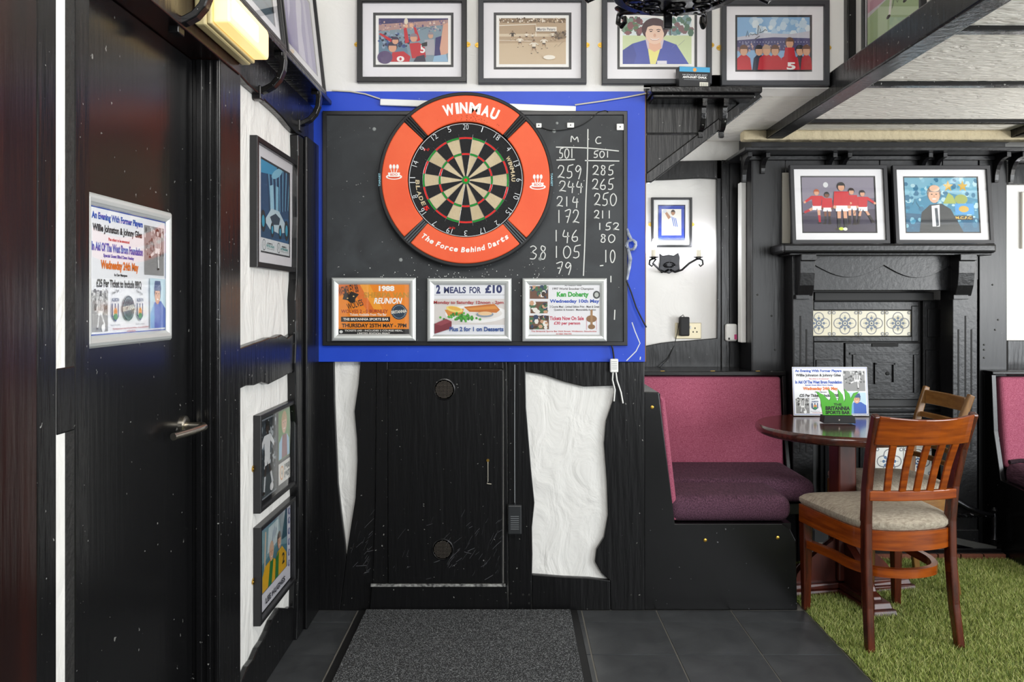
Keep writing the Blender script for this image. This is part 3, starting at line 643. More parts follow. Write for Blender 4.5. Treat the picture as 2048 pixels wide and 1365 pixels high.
def poster_meals(p):
    p.rect(0,0,1,1,'#e6e7ec'); p.text('2',.03,.82,.09,1.0,'#232e63',.05); p.text('MEALS',.14,.83,.45,.96,'#232e63',.03); p.text('FOR',.50,.83,.66,.96,'#232e63',.03); p.text('£10',.72,.83,.96,1.0,'#232e63',.05)
    p.rect(.0,.795,1,.80,'#4a4f66')
    p.poly([(0,.2),(1,.2),(1,.72),(0,.72)],'#d9d3cf'); p.ell(.60,.42,.44,.18,'#f1f0ef',28); p.ell(.60,.43,.36,.13,'#e3dfdb',28)
    p.poly([(.15,.5),(.42,.52),(.40,.38),(.2,.38)],'#d98a35'); p.poly([(.42,.56),(.85,.62),(.93,.50),(.88,.44),(.5,.46)],'#c8742a'); p.poly([(.45,.53),(.86,.58),(.9,.52),(.52,.49)],'#dd9340')
    p.ell(.29,.51,.12,.06,'#f0d878',18,-.2); p.ell(.29,.525,.09,.035,'#e8b24a',18,-.2)
    rg = random.Random(2)
    for _ in range(60): p.ell(rg.gauss(.40,.085), rg.gauss(.355,.035), .017, .024, rg.choice(['#3f9a2e','#2f7f24','#57b23e']), 8)
    p.ell(.72,.41,.12,.055,'#8a98a8',18); p.ell(.72,.425,.10,.04,'#e9c79a',18)
    p.poly([(.01,.02),(.25,.13),(.25,.27),(.17,.32),(.01,.22)],'#7d2b36'); p.poly([(.01,.22),(.17,.32),(.25,.27),(.10,.18)],'#94404a')
    p.text('Monday to Saturday 12noon - 2pm',.0,.60,.98,.68,'#b01f24',.02); p.text('Plus 2 for 1 on Desserts',.22,.07,.98,.16,'#1d4c93',.03)
snap('poster_frame', 'silver snap frame with a two meals offer poster showing peas', (855,557,1023,683), -0.042, poster_meals)
def poster_snooker(p):
    p.rect(0,0,1,1,'#e7e7ea'); p.text('An Evening With',.50,.965,.74,1.0,'#1d1b1a',.02); p.text('1997 World Snooker Champion',.33,.885,.91,.945,'#2a2220',.02); p.text('Ken Doherty',.39,.73,.84,.86,'#2fa53c',.05)
    p.text('Wednesday 10th May',.29,.62,.99,.71,'#2a52b4',.04); p.text('2 Course Meal - Limited Edition Print - Meet & Greet',.29,.54,.99,.585,'#252322',.02); p.text('Question & Answers - Memorabilia Auction',.35,.475,.94,.52,'#252322',.02)
    p.text('Tickets Now On Sale',.29,.29,.77,.37,'#c32f4d',.03); p.text('£30 per person',.35,.185,.72,.265,'#c32f4d',.03); p.text('The Britannia Sports Bar High Street, Wollaston, Stourbridge',.03,.045,.95,.085,'#c23a3a',.02); p.text('01384 396295',.38,.0,.60,.03,'#c23a3a',.02)
    for cx, cy, r, sd in ((.14,.85,.13,1),(.14,.55,.12,2),(.14,.25,.14,3)):
        p.rect(cx-r,cy-r*1.0,cx+r,cy+r*.95,'#6d4a35'); p.speckle(26,['#e9e5df','#3b2a20','#c79a78','#263b5a','#3f6a45'],.03,(cx-r*.85,cy-r*.8,cx+r*.85,cy+r*.8),sd)
    p.ell(.95,.80,.05,.08,'#3c4140',16); p.ell(.95,.80,.03,.05,'#b9bcb6',12)
    p.ell(.88,.32,.075,.07,'#8f6a45',18); p.poly([(.865,.5),(.895,.5),(.895,.14),(.865,.14)],'#a37e56'); p.ell(.88,.16,.05,.05,'#8f6a45',14)
    for x in (.81,.95): p.stroke([(x,.30),(x,.1)],.004,'#c23a5a')
snap('poster_frame', 'silver snap frame with a snooker evening poster', (1045,557,1213,683), -0.042, poster_snooker)
# white plastic strip light cover / trunking above the surround with its cables
f = Fr(759, 190, 1150, 222, -0.035)
tk = empty('cable_trunking', f.mtx(roll=-0.046*0.82), 'slim white plastic trunking strip behind the orange surround', 'trunking')
MB().box(-f.w/2, f.w/2, 0.010, 0.036, -0.022, -0.005).build('body', WPL, tk, bevel=0.003); MB().box(f.w/2, f.w/2+.003, .011, .035, -0.02, -0.007).build('end_cap', WPL, tk)
def cable(name, pts, r, m, label):
    o = MB().tube(pts, r, 6).build(name, m, None, smooth=True); return tag(o, label, 'cable')
cable('cable', [(PX(a,-0.02), -0.02, PZ(b,-0.02)) for a, b in ((664,181),(700,183),(730,188),(760,198))], 0.003, mat('cream_cable', '#cfc9b4', 0.5), 'cream cable running from the leaning pictures to the white trunking')
cable('cable', [(PX(a,-0.02), -0.02, PZ(b,-0.02)) for a, b in ((1150,210),(1200,203),(1250,195),(1292,187))], 0.003, mat('cream_cable', '#cfc9b4', 0.5), 'cream cable from the white trunking to the black corner brace')
# plug adaptor hanging below the board with two white leads
u = empty('usb_adaptor', frame_mtx((PX(1228,-0.03), -0.03, PZ(745,-0.03)), UF), 'small white adaptor hanging below the blue board with two leads', 'adaptor')
k_ = 3.35/F
MB().box(-8*k_, 8*k_, 0, 27*k_, -0.012, 0.012).build('body', WPL, u, bevel=0.004)
pr = Print(-6*k_, 5*k_, 12*k_, 18*k_, 0.0125); [pr.rect(.05,.1+.2*i,.95,.16+.2*i,'#9a9a98') for i in range(5)]; pr.build('small_print', u)
MB().tube([(0,27*k_,0),(-1*k_,36*k_,0),(-3*k_,48*k_,0.002),(-5*k_,53*k_,0.002)], .0035, 8).build('upper_lead', RUB, u)
MB().tube([(-2*k_,0,0),(-3*k_,-15*k_,0),(2*k_,-35*k_,0),(0,-58*k_,0)], .0028, 8).build('lead', WPL, u, smooth=True); MB().tube([(4*k_,0,0),(6*k_,-16*k_,0),(14*k_,-40*k_,0),(18*k_,-62*k_,0)], .0028, 8).build('lead', WPL, u, smooth=True)
# black power box hanging on its cord
f = Fr(1016, 1010, 1043, 1068, -0.02)
pb = empty('power_supply', f.mtx(), 'black power supply box hanging on a thin cord beside the hatch', 'power supply')
MB().box(-f.w/2, f.w/2, 0, f.h, -0.016, 0.014).build('case', mat('charcoal_plastic', '#26282a', 0.4), pb, bevel=0.004)
pr = Print(-f.w*.38, f.h*.12, f.w*.76, f.h*.6, 0.0145); [pr.rect(.1,.1+.12*i,.9,.14+.12*i,'#6d7072') for i in range(7)]; pr.build('small_print', pb)
MB().tube([(0,f.h,0),(.001,f.h+.008,0)], .004, 8).build('strain_relief', mat('charcoal_plastic', '#26282a'), pb); MB().tube([(0,f.h,0),(-0.0005,f.h+.28,0.0),(0.0,f.h+.56,-0.004)], .0016, 6).build('cord', mat('grey_cord', '#8d9194', 0.5), pb)
# twisted cloth and black lead at the right of the chalkboard
rg = random.Random(21)
cl = MB()
def cp(px, py, o): return (PX(px,-0.03), -0.03-o, PZ(py,-0.03))
for k in range(9):
    q = [cp(1262+9*math.cos(2*PI*t/11+k*.7)+rg.uniform(-2,2), 490+10*math.sin(2*PI*t/11+k*.7)+rg.uniform(-2,2), .006+.004*math.sin(t+k)) for t in range(8)]; cl.tube(q, .0036, 6)
cl.tube([cp(1254,458,.004),cp(1257,470,.006),cp(1262,480,.008)], [.004,.007,.006], 8); cl.tube([cp(1256,498,.006),cp(1260,518,.006),cp(1258,535,.005),cp(1254,560,.004)], [.006,.008,.007,.004], 8)
tag(cl.build('cloth', mat('grey_white_cloth', '#c3c9d6', 0.9, bump=(60, .8, .006), var=(30, '#5d6680')), None, smooth=True), 'crumpled pale grey cloth hanging at the chalkboard edge', 'cloth')
cable('cable', [cp(1253,562,.002),cp(1262,585,.004),cp(1272,615,.004),cp(1280,632,.006),cp(1288,648,.01),cp(1292,655,.01)], .003, RUB, 'black lead hanging from the grey cloth over the blue board')
# ================================================================== PICTURES, SHELVES AND LIGHTS ON THE WALLS
def picture(name, label, mtx, w, h, fn, b=0.018, t=0.022, m=None, mount='#eceaee', op=(.17,.20,.83,.80), bevel='#2b2c30', bw=0.010, white=0.012, cat='picture', group=None, plates=None, inset=True):
    """framed print: four rails, mount with a dark line, white border, print, pane of glass; op = opening in fractions of the frame"""
    e = empty(name, mtx, label, cat, group); m = m or BFR
    rails(e, w, h, FLATP(b, t), m)
    MB().box(-w/2+b*.6, w/2-b*.6, b*.6, h-b*.6, 0.0, 0.006).build('backing', BFR, e)
    x0, y0, x1, y1 = -w/2+op[0]*w, op[1]*h, -w/2+op[2]*w, op[3]*h
    if mount:
        mb = MB(); ox, oy = w/2-b*.9, h-b*.9
        o_ = [(-ox,b*.9),(ox,b*.9),(ox,oy),(-ox,oy)]; i_ = [(x0-bw,y0-bw),(x1+bw,y0-bw),(x1+bw,y1+bw),(x0-bw,y1+bw)]
        vs = [p+(0.0095,) for p in o_]+[p+(0.0095,) for p in i_]; mb.add(vs, [(k,(k+1) % 4,4+(k+1) % 4,4+k) for k in range(4)], flat(mount, 0.7)); mb.build('mount', None, e)
        mb = MB(); j_ = [(x0,y0),(x1,y0),(x1,y1),(x0,y1)]
        mb.add([p+(0.0092,) for p in i_]+[p+(0.0082,) for p in j_], [(k,(k+1) % 4,4+(k+1) % 4,4+k) for k in range(4)], flat(bevel)); mb.build('mount_edge', None, e)
    pr = Print(x0, y0, x1-x0, y1-y0, 0.0063, '#f4f3f0')
    if white: pr = Print(x0, y0, x1-x0, y1-y0, 0.0063, '#f4f3f0'); pr.build('print_border', e); pr = Print(x0+white, y0+white, x1-x0-2*white, y1-y0-2*white, 0.0066)
    fn(pr); pr.build('print', e)
    MB().box(-w/2+b*.8, w/2-b*.8, b*.8, h-b*.8, t-0.006, t-0.0057).build('glass_pane', glass(), e)
    for sx in (plates or ()):
        p_ = MB().prism([(sx*(w/2-.002)+sx*.017*math.cos(a)*(1 if math.cos(a) > 0 else .2), h*.46+.011*math.sin(a)) for a in [k*PI/8 for k in range(16)]], 0.0, 0.003).build('mirror_plate', BRASS, e)
        MB().lathe([(.003,0),(.002,.0015)], (sx*(w/2+.008), h*.46, .003), 'z', 8).build('screw', BRASS, p_)
    return e
def crowd(p, box, cols, n=60, r=.012, seed=1): p.speckle(n, cols, r, box, seed)
def ph_trophy(p):
    p.rect(0,0,1,1,'#7d93a0'); p.rect(0,.86,1,1,'#3a3566'); p.poly([(0,.86),(1,.97),(1,.86),(0,.70)],'#b08c86'); crowd(p,(0,.70,1,.95),['#c9a79a','#5a4a78','#dcc7bb','#6b5c8a'],90,.011,2)
    p.poly([(0,0),(.45,0),(.4,.35),(0,.62)],'#5f7f95'); crowd(p,(.0,.35,.45,.66),['#1f2c5a','#2a4a8a','#101a36','#8fa0b8'],60,.02,3)
    p.poly([(.36,.76),(.40,.80),(.44,.45),(.38,.42)],'#c2182b'); p.poly([(.50,.80),(.54,.78),(.60,.50),(.55,.46)],'#c2182b'); p.ell(.40,.82,.022,.04,'#e2b090'); p.ell(.47,.84,.03,.05,'#e2b090'); p.ell(.395,.93,.028,.07,'#e4d9c4')
    p.poly([(0,.64),(.03,.66),(.28,.44),(.24,.38)],'#c2182b')
    p.poly([(.44,.42),(.58,.44),(.66,.36),(.68,.10),(.48,.08)],'#c21a2c'); p.head(.505,.545,.055,.09,'#d9a183','#8a7a86'); p.text('5',.60,.20,.67,.38,'#f4f1ee',.03)
    p.poly([(.20,.22),(.36,.24),(.46,.12),(.44,0),(.16,0)],'#c21a2c'); p.head(.20,.33,.065,.11,'#d9a183','#2c2440'); p.text('0',.26,.0,.37,.13,'#f4f1ee',.04)
    p.head(.24,.48,.05,.08,'#d9a183','#35284a'); p.ell(.09,.10,.11,.15,'#57436f',18)
    p.poly([(.66,.5),(.80,.52),(.82,.15),(.68,.15)],'#a9a6ad'); p.head(.75,.60,.04,.07,'#caa088','#8c8790'); p.poly([(.62,.42),(.70,.46),(.70,.36),(.62,.34)],'#1a1a20')
    p.poly([(.82,.55),(.92,.60),(.95,.1),(.80,.05)],'#2b2466'); p.poly([(.93,.85),(1,.9),(1,.2),(.90,.12),(.88,.3)],'#d7a38c'); p.poly([(.78,0),(.80,.13),(.97,.17),(1,.0)],'#8fb3cf'); p.poly([(.55,.12),(.66,.16),(.68,.0),(.5,0)],'#2a2440')
    p.stroke([(.58,.76),(.64,.80),(.62,.73),(.70,.79),(.74,.76),(.80,.81),(.82,.78)],.004,'#2b3040')
def ph_sepia(p):
    p.rect(0,0,1,1,'#b9a083'); p.rect(0,.90,1,1,'#8a7257'); crowd(p,(0,.91,1,1),['#efe6d8','#5c4733','#cdb699'],90,.012,5); p.poly([(0,0),(1,0),(1,.48),(0,.45)],'#cdb799'); p.rect(0,.60,1,.66,'#d9c8ae')
    p.stroke([(0,.84),(.55,.87),(.55,.60)],.012,'#efe7d9'); p.stroke([(0,.52),(.5,.50)],.006,'#efe7d9')
    for x, y, h, s_ in ((.20,.52,.20,'#3a2f26'),(.31,.36,.24,'#efe6d6'),(.41,.52,.17,'#efe6d6'),(.52,.22,.30,'#e9dfce'),(.67,.32,.26,'#efe6d6'),(.50,.52,.14,'#e9dfce'),(.80,.50,.20,'#e5d9c6')):
        p.person(x,y,h,s_,'#5a4a3a' if s_ != '#3a2f26' else '#2a221b','#cbb89c','#b08a6a','#3a2c20','out','run')
    p.ell(.75,.14,.09,.05,'#f0e9dc'); crowd(p,(.84,.55,1,.72),['#4a3b30','#6a5846','#8a765c'],40,.014,6)
    p.rect(.55,.70,.86,.80,'#efe8dc'); p.text('Martin Peters',.57,.72,.84,.78,'#6b6e78',.02); p.stroke([(.82,.36),(.86,.42),(.88,.37),(.92,.44),(.96,.48)],.004,'#8a7760')
def ph_keeper(p):
    p.rect(0,0,1,1,'#cfdcae'); p.rect(0,.62,1,1,'#dfe8ea'); crowd(p,(0,.66,.28,1),['#5f7f5c','#8a5a5e','#7d9a86','#6a4a52'],70,.035,7); crowd(p,(.66,.66,1,1),['#5f8a86','#7d9aa0','#5a7a66','#8a6a6e'],60,.035,8); p.stroke([(.69,.62),(.69,.95)],.012,'#5a4a44')
    p.poly([(0,0),(0,.30),(.14,.44),(.32,.52),(.60,.52),(.78,.42),(.96,.0)],'#4a58ac'); p.poly([(0,0),(0,.30),(.14,.44),(.2,.2),(.16,0)],'#3f4c9a'); p.poly([(.35,.5),(.58,.5),(.48,.0),(.40,0)],'#ece58c'); p.poly([(.33,.55),(.37,.55),(.42,.30),(.36,.34)],'#d9c6cf'); p.poly([(.56,.55),(.60,.54),(.57,.34),(.52,.30)],'#d9c6cf')
    p.poly([(.38,.46),(.55,.46),(.56,.34),(.46,.26),(.38,.34)],'#e8b79c'); p.ell(.465,.755,.19,.245,'#4a3036',22); p.ell(.465,.655,.135,.225,'#f0cdb8',22); p.poly([(.30,.80),(.335,.68),(.36,.80),(.44,.84),(.56,.82),(.595,.68),(.63,.80),(.60,.93),(.47,.99),(.34,.93)],'#4a3036')
    for q in (-.055,.055): p.stroke([(.465+q-.03,.735),(.465+q,.75),(.465+q+.03,.735)],.010,'#4a3230'); p.ell(.465+q,.705,.02,.012,'#3a2a26')
    p.ell(.465,.62,.02,.04,'#e0ad94'); p.stroke([(.40,.555),(.43,.53),(.50,.53),(.53,.555)],.014,'#fbf3ee'); p.stroke([(.40,.545),(.43,.515),(.50,.515),(.53,.545)],.005,'#b06a5e')
    p.rect(.50,.0,.64,.07,'#e6e3ec'); p.stroke([(.72,.36),(.78,.44),(.79,.38),(.84,.44),(.90,.52)],.004,'#8a8f98')
def ph_team(p):
    p.rect(0,0,1,1,'#8fb8df'); crowd(p,(.2,.65,1,1),['#c9dcec','#dfe9f0','#b3cfe6'],40,.05,9); p.poly([(0,.62),(.35,.70),(.75,.68),(1,.74),(1,.40),(0,.40)],'#c9c9d6'); p.poly([(0,.56),(.5,.62),(1,.60),(1,.36),(0,.38)],'#4b4a78')
    for k in range(24): p.rect(.03+.04*k,.515,.045+.04*k,.54,'#9a9ab8')
    crowd(p,(0,.35,1,.50),['#9a7a8a','#c9a8a0','#5a5a88','#8a8aa8'],90,.013,10)
    for x, y, w_, c_ in ((.09,.0,.11,'#c2182c'),(.30,.0,.09,'#1d2340'),(.52,.0,.10,'#c2182c'),(.86,.05,.07,'#2d2f3c'),(.95,.0,.08,'#b8152a'),(.40,.0,.12,'#c2182c'),(.72,.0,.14,'#c2182c')):
        p.poly([(x-w_,0),(x+w_,0),(x+w_*.8,.22),(x+w_*.35,.28),(x-w_*.35,.28),(x-w_*.8,.22)],c_)
        p.head(x,.36 if x != .72 else .50,.055,.095,'#dba888',{.30:'#15182c',.86:'#20222c',.40:'#b99a82'}.get(x,'#6a4632'))
    p.poly([(.66,.42),(.78,.42),(.80,.25),(.64,.25)],'#c2182c'); p.text('5',.68,.0,.80,.14,'#f2f0ee',.04)
    p.stroke([(.12,.62),(.14,.74),(.16,.62),(.18,.68),(.21,.66),(.24,.68),(.27,.66)],.007,'#1a1c22'); p.stroke([(.28,.66),(.29,.84),(.32,.74),(.30,.70),(.35,.72),(.38,.76),(.41,.74)],.007,'#1a1c22'); p.stroke([(.24,.58),(.31,.64)],.008,'#1a1c22')
def upper(box, label, fn, m, op, plates=(-1,1), **k):
    f = Fr(*box, -0.001); return picture('framed_photograph', label, f.mtx(), f.w, f.h, fn, m=m, b=0.021, t=0.026, op=op, plates=plates, group='framed photographs above the dartboard', **k)
upper((716,-2,934,167), 'black framed photograph of red shirted players lifting a trophy', ph_trophy, BFR, (.165,.215,.855,.80))
upper((957,-3,1172,170), 'charcoal framed sepia photograph of an old football match', ph_sepia, GFR, (.165,.20,.84,.80))
upper((1203,-4,1421,171), 'charcoal framed portrait of a smiling man in a blue jacket', ph_keeper, GFR, (.165,.205,.85,.80))
upper((1440,4,1655,174), 'charcoal framed photograph of players in red under a stadium sky', ph_team, GFR, (.155,.195,.83,.815), white=0, bw=0.008)
# left wall: racing car picture and two lower ones
def left_pic(px0, px1, X, z0, z1, tilt=0.0):
    y0, y1 = PY_left(px0, X), PY_left(px1, X); return frame_mtx((X, (y0+y1)/2, z0), UL, tilt), y1-y0, z1-z0
def ph_car(p):
    p.rect(0,0,1,1,'#1d5d8f'); p.poly([(0,.35),(1,.45),(1,1),(0,1)],'#134a78')
    for k in range(14): p.poly([(.30+.05*k,.42+.01*k),(.32+.05*k,.42+.01*k),(.20+.065*k,1),(.17+.065*k,1)], '#7fc3e6' if k % 2 else '#0d3358')
    p.poly([(0,.85),(.5,.9),(.55,1),(0,1)],'#3aa0cf'); p.ell(.55,.93,.2,.05,'#8fd0ea',16,.3)
    p.poly([(.30,.75),(.42,.78),(.44,.45),(.32,.42)],'#a9dbef'); p.poly([(.50,.78),(.60,.78),(.60,.48),(.50,.46)],'#8fcbe6')
    p.poly([(0,.30),(.95,.36),(.9,.20),(0,.12)],'#16496f'); p.poly([(.12,.34),(.35,.50),(.62,.50),(.88,.36),(.92,.28),(.60,.24),(.30,.26)],'#cfe6f0'); p.poly([(.30,.40),(.50,.46),(.66,.42),(.62,.34),(.40,.32)],'#2b3f52')
    for x, y, r in ((.08,.33,.085),(.90,.30,.085),(.38,.26,.06),(.66,.26,.06)): p.ell(x,y,r,r*2.0*p.w/p.h*.62,'#0c1620',18); p.ell(x,y,r*.55,r*1.1*p.w/p.h*.62,'#2fa5c9',16)
    p.rect(0,0,1,.145,'#e9eef0')
    for x in (.10,.60):
        p.ell(x,.07,.055,.062,'#2b3236',20); p.ell(x,.07,.047,.053,'#e9eef0',20)
        for a in (90,210,330): p.poly([(x+.006*math.cos(math.radians(a+90)),.07),(x+.046*math.cos(math.radians(a)),.07+.052*math.sin(math.radians(a))),(x-.006*math.cos(math.radians(a+90)),.07)],'#2b3236')
        p.text('AMG',x+.10,.085,x+.28,.105,'#2b3236',.02); p.text('PETRONAS',x+.08,.05,x+.34,.08,'#1b9a98',.02); p.text('FORMULA ONE TEAM',x+.08,.03,x+.34,.042,'#6a7478',.0)
M_, w_, h_ = left_pic(499, 586, -0.82, 1.35, 1.763)
picture('framed_photograph', 'charcoal framed blue poster of a racing car on the left wall', M_ @ Matrix.Translation((0,0,.001)), w_, h_, ph_car, b=0.018, t=0.024, op=(.17,.14,.83,.86), white=0, bw=.006)
def ph_two(p):
    p.rect(0,0,1,1,'#1a1b1d'); p.rect(.03,.03,.55,.97,'#8a9096'); p.rect(.04,.05,.54,.95,'#2a3238'); crowd(p,(.05,.35,.53,.95),['#4a545c','#8a949c','#c9d0d4','#1c2226'],120,.018,12); p.rect(.05,.05,.53,.30,'#454d50')
    p.person(.28,.07,.85,'#e9ebec','#eceeee','#d9dcde','#3a2a22','#0f0c0a','out','run'); p.ell(.40,.12,.05,.05,'#f4f4f4')
    p.rect(.60,.36,.97,.97,'#4f8a2e'); p.poly([(.61,.37),(.96,.37),(.94,.58),(.84,.66),(.72,.66),(.62,.58)],'#7a1c34'); p.poly([(.61,.37),(.70,.37),(.72,.66),(.62,.58)],'#9cc7e6'); p.poly([(.88,.37),(.96,.37),(.94,.58),(.86,.66)],'#9cc7e6'); p.head(.78,.80,.08,.13,'#dda98a','#b98a4a',True)
    p.rect(.60,.06,.97,.32,'#eceae4'); p.ell(.70,.19,.06,.09,'#d98a1f',16); p.ell(.70,.19,.045,.07,'#f0e8d8',16); p.text('4',.685,.15,.715,.23,'#2b2b2b',.03); p.text('1980',.78,.20,.95,.28,'#1d2c2c',.06); p.text('1987',.78,.10,.95,.18,'#1d2c2c',.06)
M_, w_, h_ = left_pic(506, 579, -0.82, 0.57, 0.881)
picture('framed_photograph', 'black box frame holding two football photographs side by side', M_ @ Matrix.Translation((0,0,.001)), w_, h_, ph_two, b=0.014, t=0.024, mount=None, op=(.035,.05,.965,.95), white=0, plates=(-1,))
def ph_hughes(p):
    p.rect(0,0,1,1,'#e9e8f0'); p.rect(.105,.205,.895,.965,'#3a4a8a'); p.rect(.115,.215,.885,.955,'#4f7f8c'); p.poly([(.115,.55),(.55,.62),(.885,.5),(.885,.955),(.115,.955)],'#7ea3ab'); p.poly([(.28,.62),(.62,.66),(.60,.93),(.32,.92)],'#cfdde0'); p.poly([(.62,.955),(.885,.955),(.885,.6),(.70,.62)],'#2f5866')
    p.poly([(.18,.30),(.21,.30),(.25,.90),(.22,.91)],'#e3c3a6'); p.poly([(.14,.215),(.50,.215),(.52,.46),(.42,.52),(.22,.50),(.14,.40)],'#e8b21e'); p.poly([(.30,.215),(.40,.215),(.46,.5),(.36,.5)],'#1f7a3c'); p.head(.40,.60,.06,.11,'#e2b294','#d9b79c',True)
    p.poly([(.50,.215),(.86,.215),(.86,.40),(.72,.54),(.58,.52),(.50,.42)],'#e8b21e'); p.poly([(.50,.215),(.60,.215),(.62,.52),(.52,.46)],'#1f7a3c'); p.text('2',.72,.30,.80,.44,'#1b2c1f',.03); p.head(.63,.64,.055,.10,'#d9a585','#3a2618',True)
    p.stroke([(.42,.72),(.45,.86),(.47,.74),(.49,.88),(.50,.76),(.54,.84)],.008,'#3a5a9a')
    for y in (.22,.36,.50,.64,.78,.90):
        for x in (.055,.945): p.ell(x,y,.028,.045,'#7d87b8',12); p.ell(x,y+.005,.016,.028,'#d7d9e6',10)
    p.text('LEE HUGHES',.22,.055,.80,.125,'#1f2030',.02,0,0)
M_, w_, h_ = left_pic(506, 579, -0.82, 0.213, 0.525)
picture('framed_photograph', 'black box frame with a yellow shirted player photograph and printed name', M_ @ Matrix.Translation((0,0,.001)), w_, h_, ph_hughes, b=0.014, t=0.024, mount=None, op=(.04,.055,.96,.945), white=0, plates=(-1,))
# pictures leaning above the plate rail on the left wall
def ph_dim(p): p.rect(0,0,1,1,'#5b7d90'); p.rect(0,0,1,.35,'#3d5a6c'); p.rect(0,.15,1,.18,'#2b404e'); p.rect(0,.40,1,.43,'#86a3b2'); p.person(.4,.1,.8,'#c9d3da')
def ph_purple(p):
    p.rect(0,0,1,1,'#6a55a8'); p.poly([(.0,0),(.4,0),(.2,1),(0,1)],'#5a449c'); p.poly([(.35,0),(.60,0),(.55,.4),(.65,.8),(.5,1),(.42,.6)],'#c9c3de'); p.poly([(.7,0),(.85,0),(.8,1),(.72,1)],'#a9a0ca'); p.poly([(.1,.3),(.2,.5),(.25,.9),(.15,.8)],'#b9b1d6')
def lean(Y0, Y1, h, label, fn, X=-0.748):
    return picture('framed_photograph', label, frame_mtx((X, (Y0+Y1)/2, 2.0495), UL, -0.11), Y1-Y0, h, fn, b=0.016, t=0.022, op=(.13,.15,.87,.85), white=0, bw=.004, m=BFR, group='pictures leaning on the plate rail')
lean(-1.20, -0.668, 0.40, 'black framed blue grey picture leaning on the plate rail over the light', ph_dim)
lean(-0.648, -0.085, 0.40, 'black framed purple print leaning on the plate rail by the corner', ph_purple)
# plate rail with brackets
pr_ = empty('plate_rail', frame_mtx((-0.82, -0.75, 1.93), UL), 'black plate rail shelf on curved brackets along the left wall', 'shelf')
MB().box(-0.75, 0.735, 0.10, 0.119, 0.005, 0.098).build('shelf_board', BLK, pr_, bevel=0.004)
for y in (-0.62, 0.03, 0.52):
    m_ = MB().bar([(y,v,u_) for u_,v in ((.093,.10),(.097,.075),(.094,.045),(.083,.018),(.064,-.004),(.042,-.016),(.024,-.022))], .018, .032, up=(0,0,1))
    m_.box(y-.018, y+.018, -.05, -.006, .004, .03); m_.box(y-.018, y+.018, .086, .10, .07, .098)
    m_.build('bracket', BLK, pr_, bevel=0.003)
# emergency light over the door
el = empty('emergency_light', frame_mtx((-0.784, -1.13, 1.925), UL), 'lit cream bulkhead emergency light above the black door', 'light')
CRM = mat('aged_cream_plastic', '#d8c895', 0.5)
MB().box(-0.18, 0.18, 0.0, 0.105, 0.0, 0.03).build('base', CRM, el, bevel=0.006)
MB().box(-0.176, 0.176, 0.004, 0.100, 0.03, 0.042).build('rim', CRM, el, bevel=0.004)
MB().prism([(-0.168,0.010),(0.160,0.010),(0.168,0.02),(0.168,0.085),(0.155,0.094),(-0.168,0.094)], 0.042, 0.085).build('diffuser', mat('lit_diffuser', '#f4e3b4', 0.35, emit=('#ffd784', 0.95)), el, bevel=0.006)
MB().box(-0.15, 0.06, 0.03, 0.075, 0.0855, 0.087).build('tube_window', mat('lit_tube', '#fff6dd', 0.3, emit=('#fff0cc', 3.0)), el, bevel=0.004)
